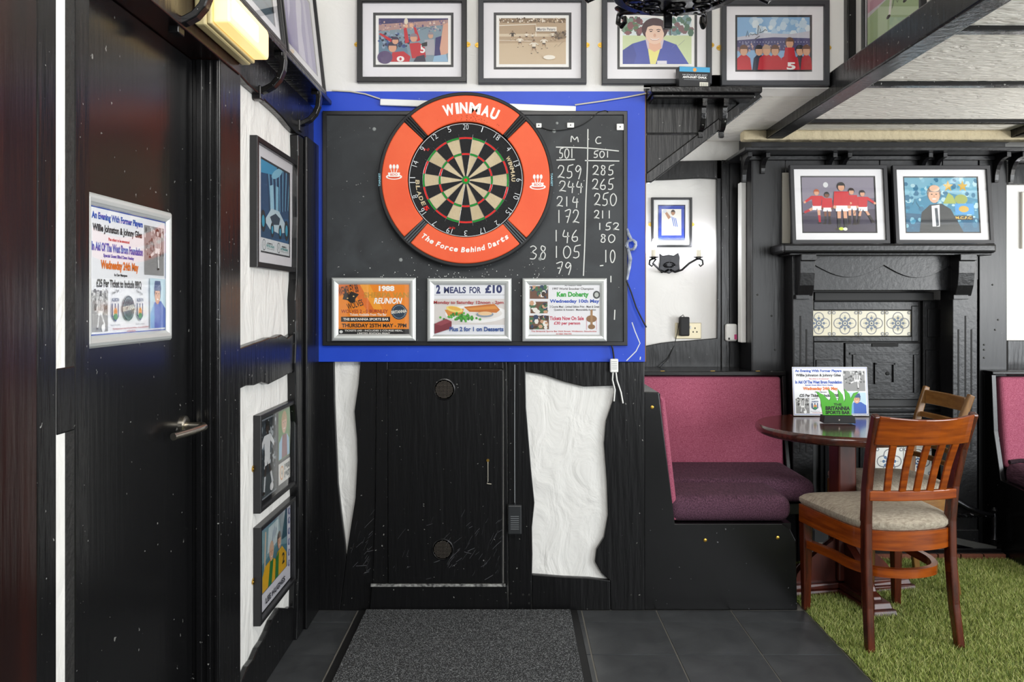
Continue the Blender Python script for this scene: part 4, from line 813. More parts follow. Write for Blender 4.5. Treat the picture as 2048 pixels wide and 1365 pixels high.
# door poster
def poster_evening(p, frame=True):
    p.rect(0,0,1,1,'#eceef2')
    for a in ((0,.985,1,.995),(0,.005,1,.015),(.003,0,.008,1),(.992,0,.997,1)): p.rect(*a, '#2a50a8')
    p.text('An Evening With Former Players',.03,.885,.66,.955,'#2450b0',.05); p.text('Willie Johnston & Johnny Giles',.04,.79,.65,.865,'#1d1b1e',.04); p.text('Plus others to be announced',.22,.745,.48,.77,'#c22a35',.03)
    p.text('In Aid Of The West Brom Foundation',.03,.655,.66,.725,'#2450b0',.05); p.text('Special Guest Blind Dave Heeley',.16,.605,.54,.64,'#2450b0',.04); p.text('Wednesday 24th May',.13,.50,.60,.59,'#e0741a',.05); p.text('In Our Marquee',.29,.462,.45,.49,'#2a2a2e',.04); p.text('£25 Per Ticket to Include BBQ',.08,.365,.64,.44,'#1d1b1e',.04)
    for x0, y0, x1, y1, sd in ((.03,.03,.21,.35,1),(.68,.50,.97,.93,2)):
        p.rect(x0,y0,x1,y1,'#8d8d8d'); crowd(p,(x0,y0+(y1-y0)*.4,x1,y1),['#5a5a5a','#b5b5b5','#3a3a3a','#d0d0d0'],50,.012,sd)
    p.person(.12,.05,.27,'#efefef','#f2f2f2','#e4e4e4','#c9c9c9','#3a3a3a','down','run','#1c1c1c'); p.ell(.15,.06,.022,.03,'#f6f6f6'); p.person(.86,.55,.36,'#efefef','#f2f2f2','#e4e4e4','#c4c4c4','#2a2a2a','down','kick','#1c1c1c')
    p.text('From 7pm',.245,.325,.33,.355,'#26282e',.02,.25); p.text('From 7pm',.555,.325,.64,.355,'#26282e',.02,-.25)
    for x in (.285,.60):
        p.text('ALBION',x-.045,.265,x+.045,.295,'#2a4a7a',.03)
        for k in range(5): p.rect(x-.045+.018*k,.15,x-.045+.018*k+.012,.25,'#22407a' if k % 2 == 0 else '#f2f2f2')
        p.poly([(x-.045,.15),(x+.045,.15),(x,.10)],'#22407a'); p.ell(x,.18,.022,.035,'#d98a3c'); p.ell(x,.145,.025,.025,'#2f8a4a')
        p.text('Be part of our family',x-.06,.065,x+.06,.085,'#3a4a6a',.0)
    badge(p,.445,.21,.078)
    p.rect(.735,.03,.97,.47,'#bcd9e6'); p.poly([(.74,.03),(.97,.03),(.97,.20),(.90,.27),(.80,.26),(.74,.16)],'#2358b8'); p.poly([(.74,.03),(.80,.03),(.80,.26),(.74,.16)],'#6fa8d8'); p.head(.845,.33,.045,.09,'#dba684','#2c4a78',True); p.poly([(.79,.37),(.90,.37),(.885,.45),(.805,.45)],'#2c4a80')
    p.text('The Britannia Sports Bar High Street, Wollaston, Stourbridge DY8 4NP',.24,.035,.71,.055,'#b02a3a',.02); p.text('01384 396295',.42,.012,.53,.03,'#b02a3a',.02)
X_ = -0.8635; y1_ = PY_left(345, X_+0.012); w_ = 0.425; h_ = 0.318
e = empty('poster_frame', frame_mtx((X_, y1_-w_/2, 1.146), UL), 'silver snap frame with a football evening poster on the black door', 'poster frame')
rails(e, w_, h_, SNAPP(0.026, 0.014), SNAP); MB().box(-w_/2+.01, w_/2-.01, .01, h_-.01, 0, .003).build('backing', WPL, e)
pr = Print(-w_/2+.024, .024, w_-.048, h_-.048, 0.004); poster_evening(pr); pr.build('poster', e)
MB().box(-w_/2+.024, w_/2-.024, .024, h_-.024, 0.0105, 0.0112).build('clear_cover', glass(), e)
# picture on the wall above the beam
def ph_red(p):
    p.rect(0,0,1,1,'#e9e3e6'); p.rect(0,.35,1,1,'#d9a5b4'); p.poly([(0,.55),(1,.75),(1,1),(0,1)],'#c2435f'); p.text('G 7 BOC',.05,.52,.98,.78,'#d8702a',.04,.1); p.poly([(0,0),(1,0),(1,.4),(0,.3)],'#b9cf9c'); p.person(.55,.12,.8,'#f2efe9','#f2f0ea','#efe9e2','#c99a7a','#2c1f18','out','run'); p.stroke([(.5,.2),(.55,.3),(.6,.22),(.7,.34),(.85,.3)],.008,'#26242a')
yA = -(DC-1.363*F/(1729-CX)); yB = -(DC-1.363*F/(1850-CX))
picture('framed_photograph', 'black framed signed football photograph on the wall above the ceiling beam', frame_mtx((1.369, (yA+yB)/2, 2.185), UR), abs(yA-yB), 0.42, ph_red, b=0.016, t=0.02, mount='#e6e4e8', op=(.06,.09,.94,.93), white=0, bw=.004)
# little shelf on the corner brace
cs = empty('corner_shelf', frame_mtx((PX(1400,0), -0.0005, 2.02), UF), 'small black shelf with two curved brackets right of the dartboard', 'shelf')
xl, xr = PX(1302,-0.12)-PX(1400,0), PX(1525,-0.12)-PX(1400,0)
MB().box(xl, xr, 0.035, 0.060, 0.0, 0.12).build('shelf_board', BLK, cs, bevel=0.004)
MB().box(xl+.01, xr-.02, 0.018, 0.035, 0.0, 0.10).build('shelf_moulding', BLK, cs, bevel=0.006)
for px in (1405, 1447):
    x = PX(px,-0.05)-PX(1400,0); m_ = MB()
    out = [(0.0,0.02),(0.095,0.02),(0.095,-0.012),(0.08,-0.012)]+[(0.02+0.055*math.cos(k*PI/12), -0.012-0.085*math.sin(k*PI/12)) for k in range(7)]+[(0.02,-0.12),(0.0,-0.12)]
    n_ = len(out); vs = [(x-.010, q, u_) for u_, q in out]+[(x+.010, q, u_) for u_, q in out]
    m_.add(vs, [tuple(range(n_)), tuple(range(2*n_-1, n_-1, -1))]+[(i, n_+i, n_+(i+1) % n_, (i+1) % n_) for i in range(n_)]); m_.build('bracket', BLK, cs, bevel=0.002)
# box of chalk on the shelf
f = Fr(1357, 130, 1421, 174, -0.085)
bx = empty('chalk_box', frame_mtx((f.O[0], -0.055, 2.0805), UF, 0, 0.0) @ Matrix.Rotation(0.12, 4, 'Y'), 'small black and blue box of chalk standing on the corner shelf', 'box')
MB().box(-f.w/2, f.w/2, 0, f.h, -0.022, 0.022).build('carton', mat('black_card', '#1c1d20', 0.4), bx, bevel=0.001)
pr = Print(-f.w/2+.001, .001, f.w-.002, f.h-.002, 0.0224, '#1e1f22'); pr.rect(0,.77,1,1,'#4aa3d0'); pr.ell(.5,.87,.06,.09,'#e8a24a'); pr.text('144 STICKS SUPER SOFT',.10,.60,.92,.66,'#c8ccd0',.02); pr.text('ANTI-DUST CHALK',.10,.47,.90,.57,'#f2f2f0',.05); pr.rect(.14,.40,.88,.42,'#8f9498'); pr.rect(.66,.06,.94,.30,'#e8e6d8')
for k in range(7): pr.rect(.69+.035*k,.10,.70+.035*k,.27,'#2a2a2a')
pr.build('front_print', bx)
# chandelier
cz = 2.085; cxx, cyy = 0.455, -1.075
cd = empty('chandelier', frame_mtx((cxx, cyy, cz), (Vector((1,0,0)), Vector((0,1,0)), Vector((0,0,1)))), 'black wrought iron ring chandelier with scrolled arms', 'chandelier')
MB().ring(0.150, 0.178, 0, 2*PI, 0.0, 0.012, 48).build('outer_ring', IRON, cd, bevel=0.003, smooth=True)
MB().ring(0.030, 0.060, 0, 2*PI, 0.0, 0.014, 32).build('hub', IRON, cd, bevel=0.003); MB().ring(0.06, 0.15, 0, 2*PI, 0.006, 0.010, 40).build('plate', IRON, cd)
for k in range(10):
    a = 2*PI*k/10+.15; x, y = .122*math.cos(a), .122*math.sin(a)
    MB().tube([(x+.024*math.cos(t*PI/9), y+.024*math.sin(t*PI/9), -.002) for t in range(19)], .0042, 8).build('scroll_loop', IRON, cd, smooth=True)
    MB().tube([(x+(.010-.0006*t)*math.cos(t*.9), y+(.010-.0006*t)*math.sin(t*.9), -.004-.0011*t) for t in range(14)], .003, 6).build('coil', IRON, cd, smooth=True)
CND = mat('candle_sleeve', '#e9e2cf', 0.5)
for k in range(6):
    a = 2*PI*k/6+0.02; u = (math.cos(a), math.sin(a)); R = lambda r, z: (u[0]*r, u[1]*r, z)
    ar = MB().tube([R(.165,.006),R(.20,.012),R(.235,.022),R(.258,.018),R(.262,-.004),R(.246,-.018),R(.228,-.010),R(.230,.004),R(.242,.006)], [.009,.009,.008,.008,.008,.008,.007,.006,.005], 10).build('arm', IRON, cd, smooth=True)
    MB().lathe([(.010,.02),(.026,.030),(.028,.034),(.012,.036)], R(.235,0), 'z', 16).build('drip_pan', IRON, ar); MB().lathe([(.011,.036),(.011,.10)], R(.235,0), 'z', 12).build('candle', CND, ar)
    MB().lathe([(.006,.10),(.013,.118),(.011,.14),(.001,.162)], R(.235,0), 'z', 12).build('bulb', mat('warm_bulb', '#fff4dd', 0.3, emit=('#ffedc8', 14.0)), ar, smooth=True)
MB().box(-0.012, 0.012, 0.140, 0.160, -0.045, 0.0).build('drop_peg', IRON, cd, bevel=0.003); MB().tube([(0,0,0),(0,0,.35)], .010, 10).build('stem', IRON, cd); MB().tube([(0,0,.35),(0,0,.695)], .004, 8).build('chain', IRON, cd); MB().lathe([(.05,.668),(.05,.69),(.02,.695)], (0,0,0), 'z', 20).build('ceiling_rose', IRON, cd)
# ================================================================== ALCOVE, FIREPLACE AND SEATING
# alcove picture, sconce, sockets
def ph_blue(p):
    p.rect(0,0,1,1,'#2a46b0'); p.rect(.12,.13,.88,.90,'#f1eee6'); p.poly([(.44,.72),(.74,.60),(.80,.36),(.56,.36)],'#e9eef6')
    for k in range(3): p.poly([(.50+.07*k,.68-.02*k),(.53+.07*k,.67-.02*k),(.62+.06*k,.38),(.59+.06*k,.38)],'#2d5cc0')
    p.poly([(.22,.28),(.60,.40),(.78,.36),(.72,.26),(.30,.20)],'#e6e2dc'); p.poly([(.48,.66),(.38,.60),(.22,.82),(.30,.84)],'#b98a6a'); p.ell(.24,.84,.08,.06,'#d9dde2'); p.head(.56,.79,.075,.075,'#b98a6a','#2a1c14')
f = Fr(1302, 396, 1383, 495, YA-0.001)
picture('framed_photograph', 'small black framed print of a blue and white striped player above the wall light', f.mtx(), f.w, f.h, ph_blue, b=0.012, t=0.02, op=(.18,.15,.82,.84), white=0, bw=.004, mount='#f1f1f0', plates=(-1,1))
f = Fr(1298, 486, 1402, 548, YA-0.001)
sc = empty('wall_sconce', f.mtx(), 'black wrought iron double candle wall light with two glowing bulbs', 'wall light')
pl = [(1318,507),(1325,512),(1337,510),(1347,512),(1356,506),(1359,515),(1358,528),(1359,540),(1352,546),(1344,544),(1338,548),(1330,545),(1322,547),(1317,538),(1319,525)]
MB().prism([f.p(a,b) for a,b in pl], 0.0, 0.010).build('back_plate', IRON, sc, bevel=0.003)
for s_, cxp in ((-1,1304),(1,1392)):
    cx0 = 1338
    pts = [(cx0+s_*2,540,.012),(cx0+s_*10,545,.03),(cx0+s_*22,541,.05),(cx0+s_*36,528,.058),(cxp-s_*4,520,.058),(cxp+s_*2,519,.058),(cxp+s_*8,522,.058),(cxp+s_*9,530,.058),(cxp+s_*4,534,.058),(cxp+s_*1,530,.058)]
    ar = MB().tube([(f.x(a), f.y(b), c_) for a,b,c_ in pts], [.0055]*6+[.005,.0045,.004,.003], 8).build('arm', IRON, sc, smooth=True)
    MB().tube([(f.x(cx0+s_*(1+10*math.sin(t*.55))), f.y(531-6*math.cos(t*.55)*(1-.06*t)), .014+.002*t) for t in range(11)], .0032, 6).build('scroll', IRON, sc, smooth=True)
    MB().lathe([(.004,0),(.024,.006),(.027,.010),(.010,.012)], (f.x(cxp), f.y(519), .058), 'y', 20).build('drip_pan', IRON, ar)
    MB().lathe([(.014,.010),(.014,.048),(.006,.050)], (f.x(cxp), f.y(519), .058), 'y', 16).build('candle_sleeve', CND, ar)
    MB().lathe([(.006,.048),(.014,.064),(.013,.082),(.004,.102),(0,.106)], (f.x(cxp), f.y(519), .058), 'y', 16).build('bulb', mat('sconce_bulb', '#ffffff', 0.3, emit=('#f4f6ff', 95.0)), ar, smooth=True)
def copy_tree(o, parent=None):
    c = o.copy(); COL.objects.link(c); c.parent = parent
    for h in list(o.children): copy_tree(h, c)
    return c
s2 = copy_tree(sc); s2.location.x = 2.95; s2['label'] = 'black wrought iron double candle wall light on the wall right of the fireplace'
sc['group'] = s2['group'] = 'wrought iron wall lights'; sc['label'] = 'black wrought iron double candle wall light under the small picture in the alcove'
f = Fr(1350, 646, 1402, 678, YA-0.001)
so = empty('wall_socket', f.mtx(), 'double brass wall socket below the wall light', 'socket'); SOC = mat('beige_brass_plate', '#c9bea0', 0.35, 0.4)
MB().box(-f.w/2, f.w/2, 0, f.h, 0, .008).build('face_plate', SOC, so, bevel=0.003)
for x in (-.033, .036):
    for dx, dy in ((0,.014),(-.010,-.006),(.010,-.006)): MB().box(x-.003+dx, x+.003+dx, f.h*.5+dy-.004, f.h*.5+dy+.004, .008, .0085).build('pin_hole', RUB, so)
MB().box(.008,.016,f.h*.62,f.h*.62+.016,.008,.012).build('switch', WPL, so, bevel=0.001)
f2 = Fr(1357, 634, 1376, 672, YA-0.01)
pg = empty('plug_adaptor', f2.mtx(), 'black plug-in power adaptor in the wall socket with its lead', 'adaptor')
MB().box(-f2.w/2, f2.w/2, 0, f2.h, .0, .045).build('body', RUB, pg, bevel=0.006)
MB().tube([(f2.x(a), f2.y(b), c_) for a,b,c_ in ((1366,634,.03),(1364,630,.03),(1358,634,.03),(1354,660,.02),(1348,690,.012),(1335,716,.03),(1318,732,.05),(1308,738,.06))], .0022, 6).build('lead', RUB, pg, smooth=True)
f3 = Fr(1450, 648, 1473, 683, YA-0.035)
af = empty('sensor', f3.mtx(), 'small white wall sensor with a pink mark beside the white trunking', 'sensor')
MB().box(-f3.w/2, f3.w/2, 0, f3.h, -.012, .025).build('case', WPL, af, bevel=0.012, seg=3); MB().box(f3.w*.2, f3.w*.42, f3.h*.12, f3.h*.4, .0252, .026).build('pink_mark', flat('#d84a86'), af); MB().box(-f3.w*.32, -f3.w*.18, f3.h*.1, f3.h*.22, .0252, .026).build('indicator', RUB, af)
# small frame edge on the wall right of the fireplace
f = Fr(2040, 385, 2130, 498, YA-0.001)
picture('framed_photograph', 'pale framed picture on the white wall right of the fireplace', f.mtx(), f.w, f.h, lambda p: (p.rect(0,0,1,1,'#9aa4a0'), p.rect(0,0,1,.4,'#5f6b5a')), b=0.03, t=0.02, m=mat('pale_frame', '#cfcac0', .6), op=(.2,.2,.8,.8), white=0)
# shelf over the fireplace
us = empty('high_shelf', frame_mtx((1.9, YB, 1.87), UF), 'long black shelf with scrolled brackets above the fireplace pictures', 'shelf')
X0, X1 = PX(1490,0.72)-1.9, 1.2
MB().box(X0, X1, 0.112, 0.130, -0.25, 0.16).build('shelf_board', BLKS, us, bevel=0.003); MB().box(X0+.02, X1, 0.088, 0.112, -0.01, 0.02).build('moulding', BLKS, us, bevel=0.004)
for px, big in ((1493,1),(1531,0),(1664,0),(1693,0),(1853,0),(1882,0),(2003,1),(2034,1)):
    x = PX(px, YB-0.06)-1.9; m_ = MB(); D = .125 if big else .105; H = .10 if big else .055
    out = [(0.0,0.112),(D,0.112),(D,0.088),(D-.02,0.088)]+[(D-.02-(D-.04)*math.sin(k*PI/12), 0.088-H*(1-math.cos(k*PI/12))) for k in range(7)]+[(0.02,0.088-H-.012),(0.0,0.088-H-.012)]
    n_ = len(out); vs = [(x-.011, q, u_) for u_, q in out]+[(x+.011, q, u_) for u_, q in out]
    m_.add(vs, [tuple(range(n_)), tuple(range(2*n_-1, n_-1, -1))]+[(i, n_+i, n_+(i+1) % n_, (i+1) % n_) for i in range(n_)]); m_.build('bracket', BLKS, us, bevel=0.002)
# fireplace
OX = 1.84
fp = empty('fireplace', frame_mtx((OX, YB-0.0005, 0), UF), 'black painted fireplace with fluted pillars, corbels and patterned tiles', 'fireplace')
def fb(a, b, ya, yb, Yf, Yb, name, m=BLKS, bev=0.004, par=None): return MB().box(PX(a,Yf)-OX, PX(b,Yf)-OX, PZ(max(ya,yb),Yf) if max(ya,yb) < 1400 else 0.0, PZ(min(ya,yb),Yf), YB-Yb, YB-Yf).build(name, m, par or fp, bevel=bev)
fb(1566, 1994, 487, 506, 0.68, YB, 'mantel_shelf', bev=0.012); fb(1580, 1984, 506, 511, 0.71, YB, 'mantel_moulding')
GRVSH = mat('recess_shade', '#060607', 0.7)  # darker black, puts the shade of grooves and recesses into the colour
for a, b, fl in ((1585,1627,(1587.5,1601,1613)),(1905,1955,(1917,1931,1943))):
    pil = fb(a, b, 510, 1401, 0.76, YB, 'pillar')
    for k, x in enumerate(fl): fb(x-1.6, x+1.6, 632 if k == 1 else 659, 905, 0.7585, 0.77, 'flute_shade', GRVSH, 0.001, pil)  # slightly raised dark strips stand in for shaded grooves
    fb(a-3, b+3, 1060, 1401, 0.745, YB, 'plinth')
for a, b in ((1597,1627),(1912,1945)):
    x0, x1 = PX(a,.72)-OX, PX(b,.72)-OX; zt_, zb_ = PZ(509,.72), PZ(592,.72); m_ = MB(); H = zt_-zb_
    out = [(.115,zt_),(.20,zt_),(.20,zt_-H*.16),(.185,zt_-H*.16),(.182,zt_-H*.45),(.172,zt_-H*.75),(.152,zt_-H*.97),(.15,zb_),(.115,zb_)]
    n_ = len(out); vs = [(x0, q, u_) for u_, q in out]+[(x1, q, u_) for u_, q in out]
    m_.add(vs, [tuple(range(n_)), tuple(range(2*n_-1, n_-1, -1))]+[(i, n_+i, n_+(i+1) % n_, (i+1) % n_) for i in range(n_)]); cbl = m_.build('corbel', BLKS, fp, bevel=0.003)
    fb(a-5, b-8, 590, 599, .725, .77, 'corbel_foot', BLKS, 0.002, cbl)
fr_ = fb(1627, 1905, 509, 581, 0.80, YB, 'frieze', bev=0.002)
sw = [(1627,511),(1905,511),(1905,529)]+[(1905-70*(1-math.cos(PI*k/10)) if 0 else 1902-135*k/10, 530+26*math.sin(PI*k/10)) for k in range(11)]+[(1767-137*k/10, 531+24*math.sin(PI*k/10)) for k in range(11)]+[(1627,533)]
MB().prism([(PX(a,.79)-OX, PZ(b,.79)) for a,b in sw], YB-.80, YB-.788).build('scalloped_panel', BLKS, fr_, bevel=0.0015)
# insert
YI = 0.965
fb(1600, 1912, 560, 1401, YI, YI+0.05, 'insert_back', mat('matt_black_iron', '#121213', 0.5, bump=(30,.2,.003)), 0)
fb(1629, 1868, 585, 602, .90, .95, 'sound_bar', RUB, 0.004)
fb(1627, 1838, 603, 621, YI-.012, YI, 'rail'); fb(1627, 1838, 673, 684, YI-.014, YI, 'rail'); fb(1823, 1838, 612, 684, YI-.016, YI, 'stile')
def tile(a, b, ya, yb, Y, base, name='patterned_tile', blue='#5a6b82'):
    k = (DC+Y)/F; w, h = (b-a)*k, (yb-ya)*k; x0, y0 = PX(a,Y)-OX, PZ(yb,Y)
    t_ = MB().box(x0+.0008, x0+w-.0008, y0, y0+h, YB-Y-.008, YB-Y).build(name, flat(base, .25), fp, bevel=0.001)
    p = Print(x0+.001, y0+.001, w-.002, h-.002, YB-Y+.0004)
    for dx, dy in ((0,.24),(0,-.24),(.24,0),(-.24,0)):
        p.mb.ring(.17*w, .205*w, 0, 2*PI, p.z, p.z+.0001, 18, p.q(.5+dx,.5+dy), flat('#7d7d80'))
    p.ell(.5,.5,.30,.30*w/h,base,20)
    for k_ in range(8):
        a_ = k_*PI/4; p.ell(.5+.2*math.cos(a_), .5+.2*w/h*math.sin(a_), .055, .055, blue, 8); p.stroke([(.5,.5),(.5+.33*math.cos(a_),.5+.33*math.sin(a_))],.018,'#77808c')
    p.ell(.5,.5,.12,.12*w/h,blue,16); p.ell(.5,.5,.07,.07*w/h,base,14); p.ell(.5,.5,.035,.035*w/h,'#2c3a52',10)
    for x in (.07,.93):
        for y in (.07,.93): p.ell(x,y,.07,.07*w/h,'#8a8c90',10); p.ell(x,y,.035,.035*w/h,base,8)
    p.build('tile_pattern', t_)
for a, b in ((1612,1663),(1663.5,1716),(1716.5,1769),(1769.5,1822)): tile(a, b, 622, 672, YI-.006, '#d9d2b8')
# cupboard style front
dp = fb(1690, 1842, 686, 800, YI-.016, YI, 'front_panel'); fb(1700, 1838, 706, 710, YI-.024, YI-.016, 'bead', par=dp, bev=.001); fb(1700, 1838, 786, 790, YI-.024, YI-.016, 'bead', par=dp, bev=.001); fb(1706, 1711, 708, 788, YI-.024, YI-.016, 'bead', par=dp, bev=.001); fb(1828, 1833, 708, 788, YI-.024, YI-.016, 'bead', par=dp, bev=.001)
for a in ((1750,1791,726,730),(1750,1791,765,769),(1750,1754,727,768),(1787,1791,727,768)): fb(*a, YI-.028, YI-.016, 'square_bead', par=dp, bev=.001)
MB().lathe([(.010,0),(.010,.004),(.004,.006)], (PX(1772,YI)-OX, PZ(747,YI), YB-YI+.016), 'z', 16).build('keyhole', GRVSH, dp); fb(1744, 1797, 688, 694, YI-.022, YI-.014, 'slot_handle', GRVSH, .002, dp)
fb(1627, 1688, 684, 800, YI-.010, YI, 'side_panel'); fb(1632, 1680, 720, 800, YI-.016, YI-.010, 'raised_panel', bev=.003)
fb(1846, 1892, 600, 900, YI-.03, YI, 'side_panel'); fb(1856, 1882, 618, 675, YI-.036, YI-.03, 'raised_panel', bev=.006); fb(1852, 1880, 700, 800, YI-.036, YI-.03, 'raised_panel', bev=.006)
for y in (815, 826, 838): fb(1627, 1892, y, y+6, YI-.05-.004*(y-815)/10, YI, 'moulding', bev=.003)
for k in range(2):
    for j in range(2): tile(1750+57*k, 1806.5+57*k, 838+57*j, 894.5+57*j, YI-.03, '#e6e6e0', blue='#3d6a9a')
fb(1640, 1745, 850, 1060, YI-.02, YI, 'grate_panel', IRON)
for k in range(7): fb(1650+14*k, 1655+14*k, 870, 1050, YI-.03, YI-.02, 'grate_bar', IRON, .002)
# hearth with bricks, fender
he = empty('hearth', frame_mtx((1.84, 0.71, 0), UF), 'low brick edged hearth in front of the black fireplace', 'hearth')
MB().box(-0.45, 0.54, -0.003, 0.026, -0.034, 0.03).build('hearth_slab', mat('dark_quarry', '#1f1a18', 0.6), he)
BRK = mat('red_brick', '#6a3a28', 0.8, bump=(40,.6,.005), var=(12,'#7d4a35')); b0 = MB().box(-.052,.052,0,.026,.031,.05).build('brick', BRK, he, bevel=0.003); b0.location = (-0.395,0,0)
for k in range(1, 9): o = b0.copy(); COL.objects.link(o); o.parent = he; o.location = (-0.395+.11*k, 0, 0)
fe = empty('fire_fender', frame_mtx((2.115, 0.712, 0.0265), UF), 'black twisted iron fender standing on the hearth', 'fender')
def twist(p0, p1, r, n=40, turns=9):
    m_ = MB()
    for ph in (0, PI):
        P0, P1 = Vector(p0), Vector(p1); t = (P1-P0).normalized(); u_ = t.orthogonal().normalized(); v_ = t.cross(u_)
        m_.tube([tuple(P0+(P1-P0)*k/n+(u_*math.cos(2*PI*turns*k/n+ph)+v_*math.sin(2*PI*turns*k/n+ph))*r*.55) for k in range(n+1)], r*.75, 6)
    return m_
twist((-.10,.175,0),(.24,.175,0),.010).build('twisted_rail', IRON, fe, smooth=True)
MB().tube([(.04,.25,0),(.09,.22,.02),(.15,.195,.03),(.22,.18,.01)], [.02,.014,.012,.008], 10).build('scroll_end', IRON, fe, smooth=True)
MB().lathe([(.012,0),(.012,.05),(.018,.06),(.010,.08),(.014,.16),(.008,.185),(.016,.2),(.006,.215)], (.235,0,0), 'y', 14).build('post', IRON, fe, smooth=True)
MB().box(-.16,.26,0,.018,-.02,.02).build('base_bar', IRON, fe, bevel=.003); MB().bar([(.0,.06,-.01),(.235,.012,.01)], .012, .03).build('brace', mat('worn_iron','#4a4a48',.5,.5), fe)
# pictures on the mantel
def ph_players(p):
    p.rect(0,0,1,1,'#4a4256'); p.poly([(0,.45),(1,.55),(1,1),(0,1)],'#8a8492'); p.poly([(0,.35),(1,.42),(1,.62),(0,.55)],'#665f74'); p.poly([(0,0),(1,0),(1,.22),(0,.3)],'#3a3246')
    p.ell(.33,.86,.035,.05,'#d9dadb'); p.person(.20,.15,.62,'#c8202c','#f0eeee','#b8182a','#d9a283','#b8603a','out','kick'); p.person(.34,.14,.58,'#c8202c','#f0eeee','#241c1c','#7a4a34','#16100e'); p.person(.68,.13,.66,'#c8202c','#f0eeee','#241c1c','#d9a283','#2a1a14'); p.person(.83,.13,.62,'#c8202c','#f0eeee','#241c1c','#d9a283','#1c1412','out','run'); p.person(.54,.03,.86,'#c8202c','#f2f0f0','#1c1a20','#d9a283','#17110f')
    p.ell(.52,.055,.035,.03,'#c8d83a'); p.ell(.575,.05,.03,.03,'#e6e6d8'); p.stroke([(.70,.32),(.74,.40),(.77,.34),(.80,.42)],.005,'#23202a')
def ph_coach(p):
    p.rect(0,0,1,1,'#2f7fa0'); p.poly([(0,.55),(.5,.75),(1,.6),(1,1),(0,1)],'#6fa7bd'); p.poly([(0,.0),(1,0),(1,.25),(0,.35)],'#175a7c'); p.speckle(120,['#3a8fb0','#7db5c8','#1f6a8c','#a9cdd6'],.03,(0,0,1,1),31)
    for cx in (.60,.80):
        p.poly([(cx+(.075 if k % 2 == 0 else .032)*math.sin(k*PI/5), .84+(.11 if k % 2 == 0 else .046)*math.cos(k*PI/5)) for k in range(10)],'#c9a23a')
    p.poly([(.52,.52),(.60,.72),(.66,.66),(.70,.52)],'#9aa84a'); p.ell(.77,.60,.09,.09,'#8f9c44',14); p.rect(.68,.32,.94,.52,'#3f93cf'); p.ell(.80,.42,.07,.06,'#c9a23a',12); p.rect(.66,.22,.92,.30,'#15222c'); p.text('M.C.F.C',.68,.235,.90,.285,'#d9b23a',.03)
    p.poly([(.18,.0),(.22,.36),(.34,.50),(.50,.52),(.62,.42),(.78,.0)],'#1d2328'); p.poly([(.36,.48),(.47,.50),(.46,.10),(.36,.10)],'#e9ebee'); p.poly([(.40,.44),(.44,.44),(.45,.12),(.41,.10)],'#39424c'); p.head(.40,.68,.085,.15,'#d9ab8e','#7a6a60',True); p.ell(.41,.80,.07,.06,'#e0b598')
    p.stroke([(.1,.5),(.14,.62),(.16,.52),(.2,.44)],.004,'#22343c')
for box, lab, fn in (((1580,325,1778,488),'black framed print of five red shirted footballers on the mantel',ph_players),((1786,326,1985,488),'black framed print of a man in a dark coat beside stars on the mantel',ph_coach)):
    f = Fr(*box, 0.78); picture('framed_photograph', lab, frame_mtx((f.O[0], 0.775, PZ(487,.68)+.001), UF, -0.1), f.w*.985, f.h*.985, fn, b=0.020, t=0.022, m=mat('dark_grey_frame','#2a2a2d',.45), op=(.125,.155,.87,.85), white=0, bw=.006, mount='#e9e8ea', bevel='#1c1c1f', group='framed prints standing on the mantel')
# benches
PINK = mat('pink_tweed', '#93405a', 0.9, bump=(380, .5, .003), var=(330, '#b8687e'), stretch=(.6,1,1)); PURP = mat('plum_tweed', '#3a1c2e', 0.9, bump=(260, .6, .004), var=(230, '#6a4659'), stretch=(1, .12, 1))
BB = mat('bench_black', '#0c0c0d', 0.25, spec=.4, bump=(12,.2,.003), speck=(60,.72,'#6a6a6c'))
def bolt(par, x, y, z): MB().lathe([(.007,0),(.007,-.003),(.003,-.004)], (x,y,z), 'y', 12).build('bolt_cap', BRASS, par)
cbn = empty('corner_bench', frame_mtx((0.95, 0.45, 0), (Vector((1,0,0)),Vector((0,1,0)),Vector((0,0,1)))), 'L-shaped corner bench with pink tweed backs and plum seat', 'bench')
T = Matrix.Translation((-0.95,-0.45,0))
def cb_(mb, name, m, **k):
    mb.v = [(x-.95,y-.45,z) for x,y,z in mb.v]; return mb.build(name, m, cbn, **k)
cb_(MB().prism([(PX(a,0),max(0,PZ(b,0))) for a,b in ((1288,1222),(1288,784),(1318,785),(1327,860),(1350,1048),(1565,1048),(1580,1058),(1592,1082),(1595,1222))], 0.0, 0.022, 'xz'), 'end_panel', BB, bevel=.004)
for a,b in ((1304,815),(1410,1081),(1555,1076)): MB().lathe([(.007,0),(.007,-.003),(.003,-.004)], (PX(a,0)-.95, -.4505, PZ(b,0)), 'y', 12).build('bolt_cap', BRASS, cbn)
cb_(MB().box(.534,1.06,.023,.86,0,.345), 'seat_base', BB); cb_(MB().box(1.06,1.35,.60,.86,0,.345), 'seat_base', BB); cb_(MB().box(1.06,1.13,.023,.36,.30,.345), 'seat_board', BB); cb_(MB().box(1.06,1.35,.345,.60,.30,.345), 'seat_board', BB)
cb_(MB().box(.63,1.135,.012,.33,.347,.452), 'seat_cushion', PURP, bevel=.045, seg=5, smooth=True); cb_(MB().box(.63,1.350,.335,.80,.347,.452), 'seat_cushion', PURP, bevel=.045, seg=5, smooth=True)
cb_(MB().prism([(PX(1318,.02),PZ(790,.02)),(PX(1331,.02),PZ(800,.02)),(PX(1358,.02),PZ(1040,.02)),(PX(1342,.02),PZ(1046,.02))], .024, .78, 'xz'), 'side_backrest', PINK, bevel=.012, seg=3)
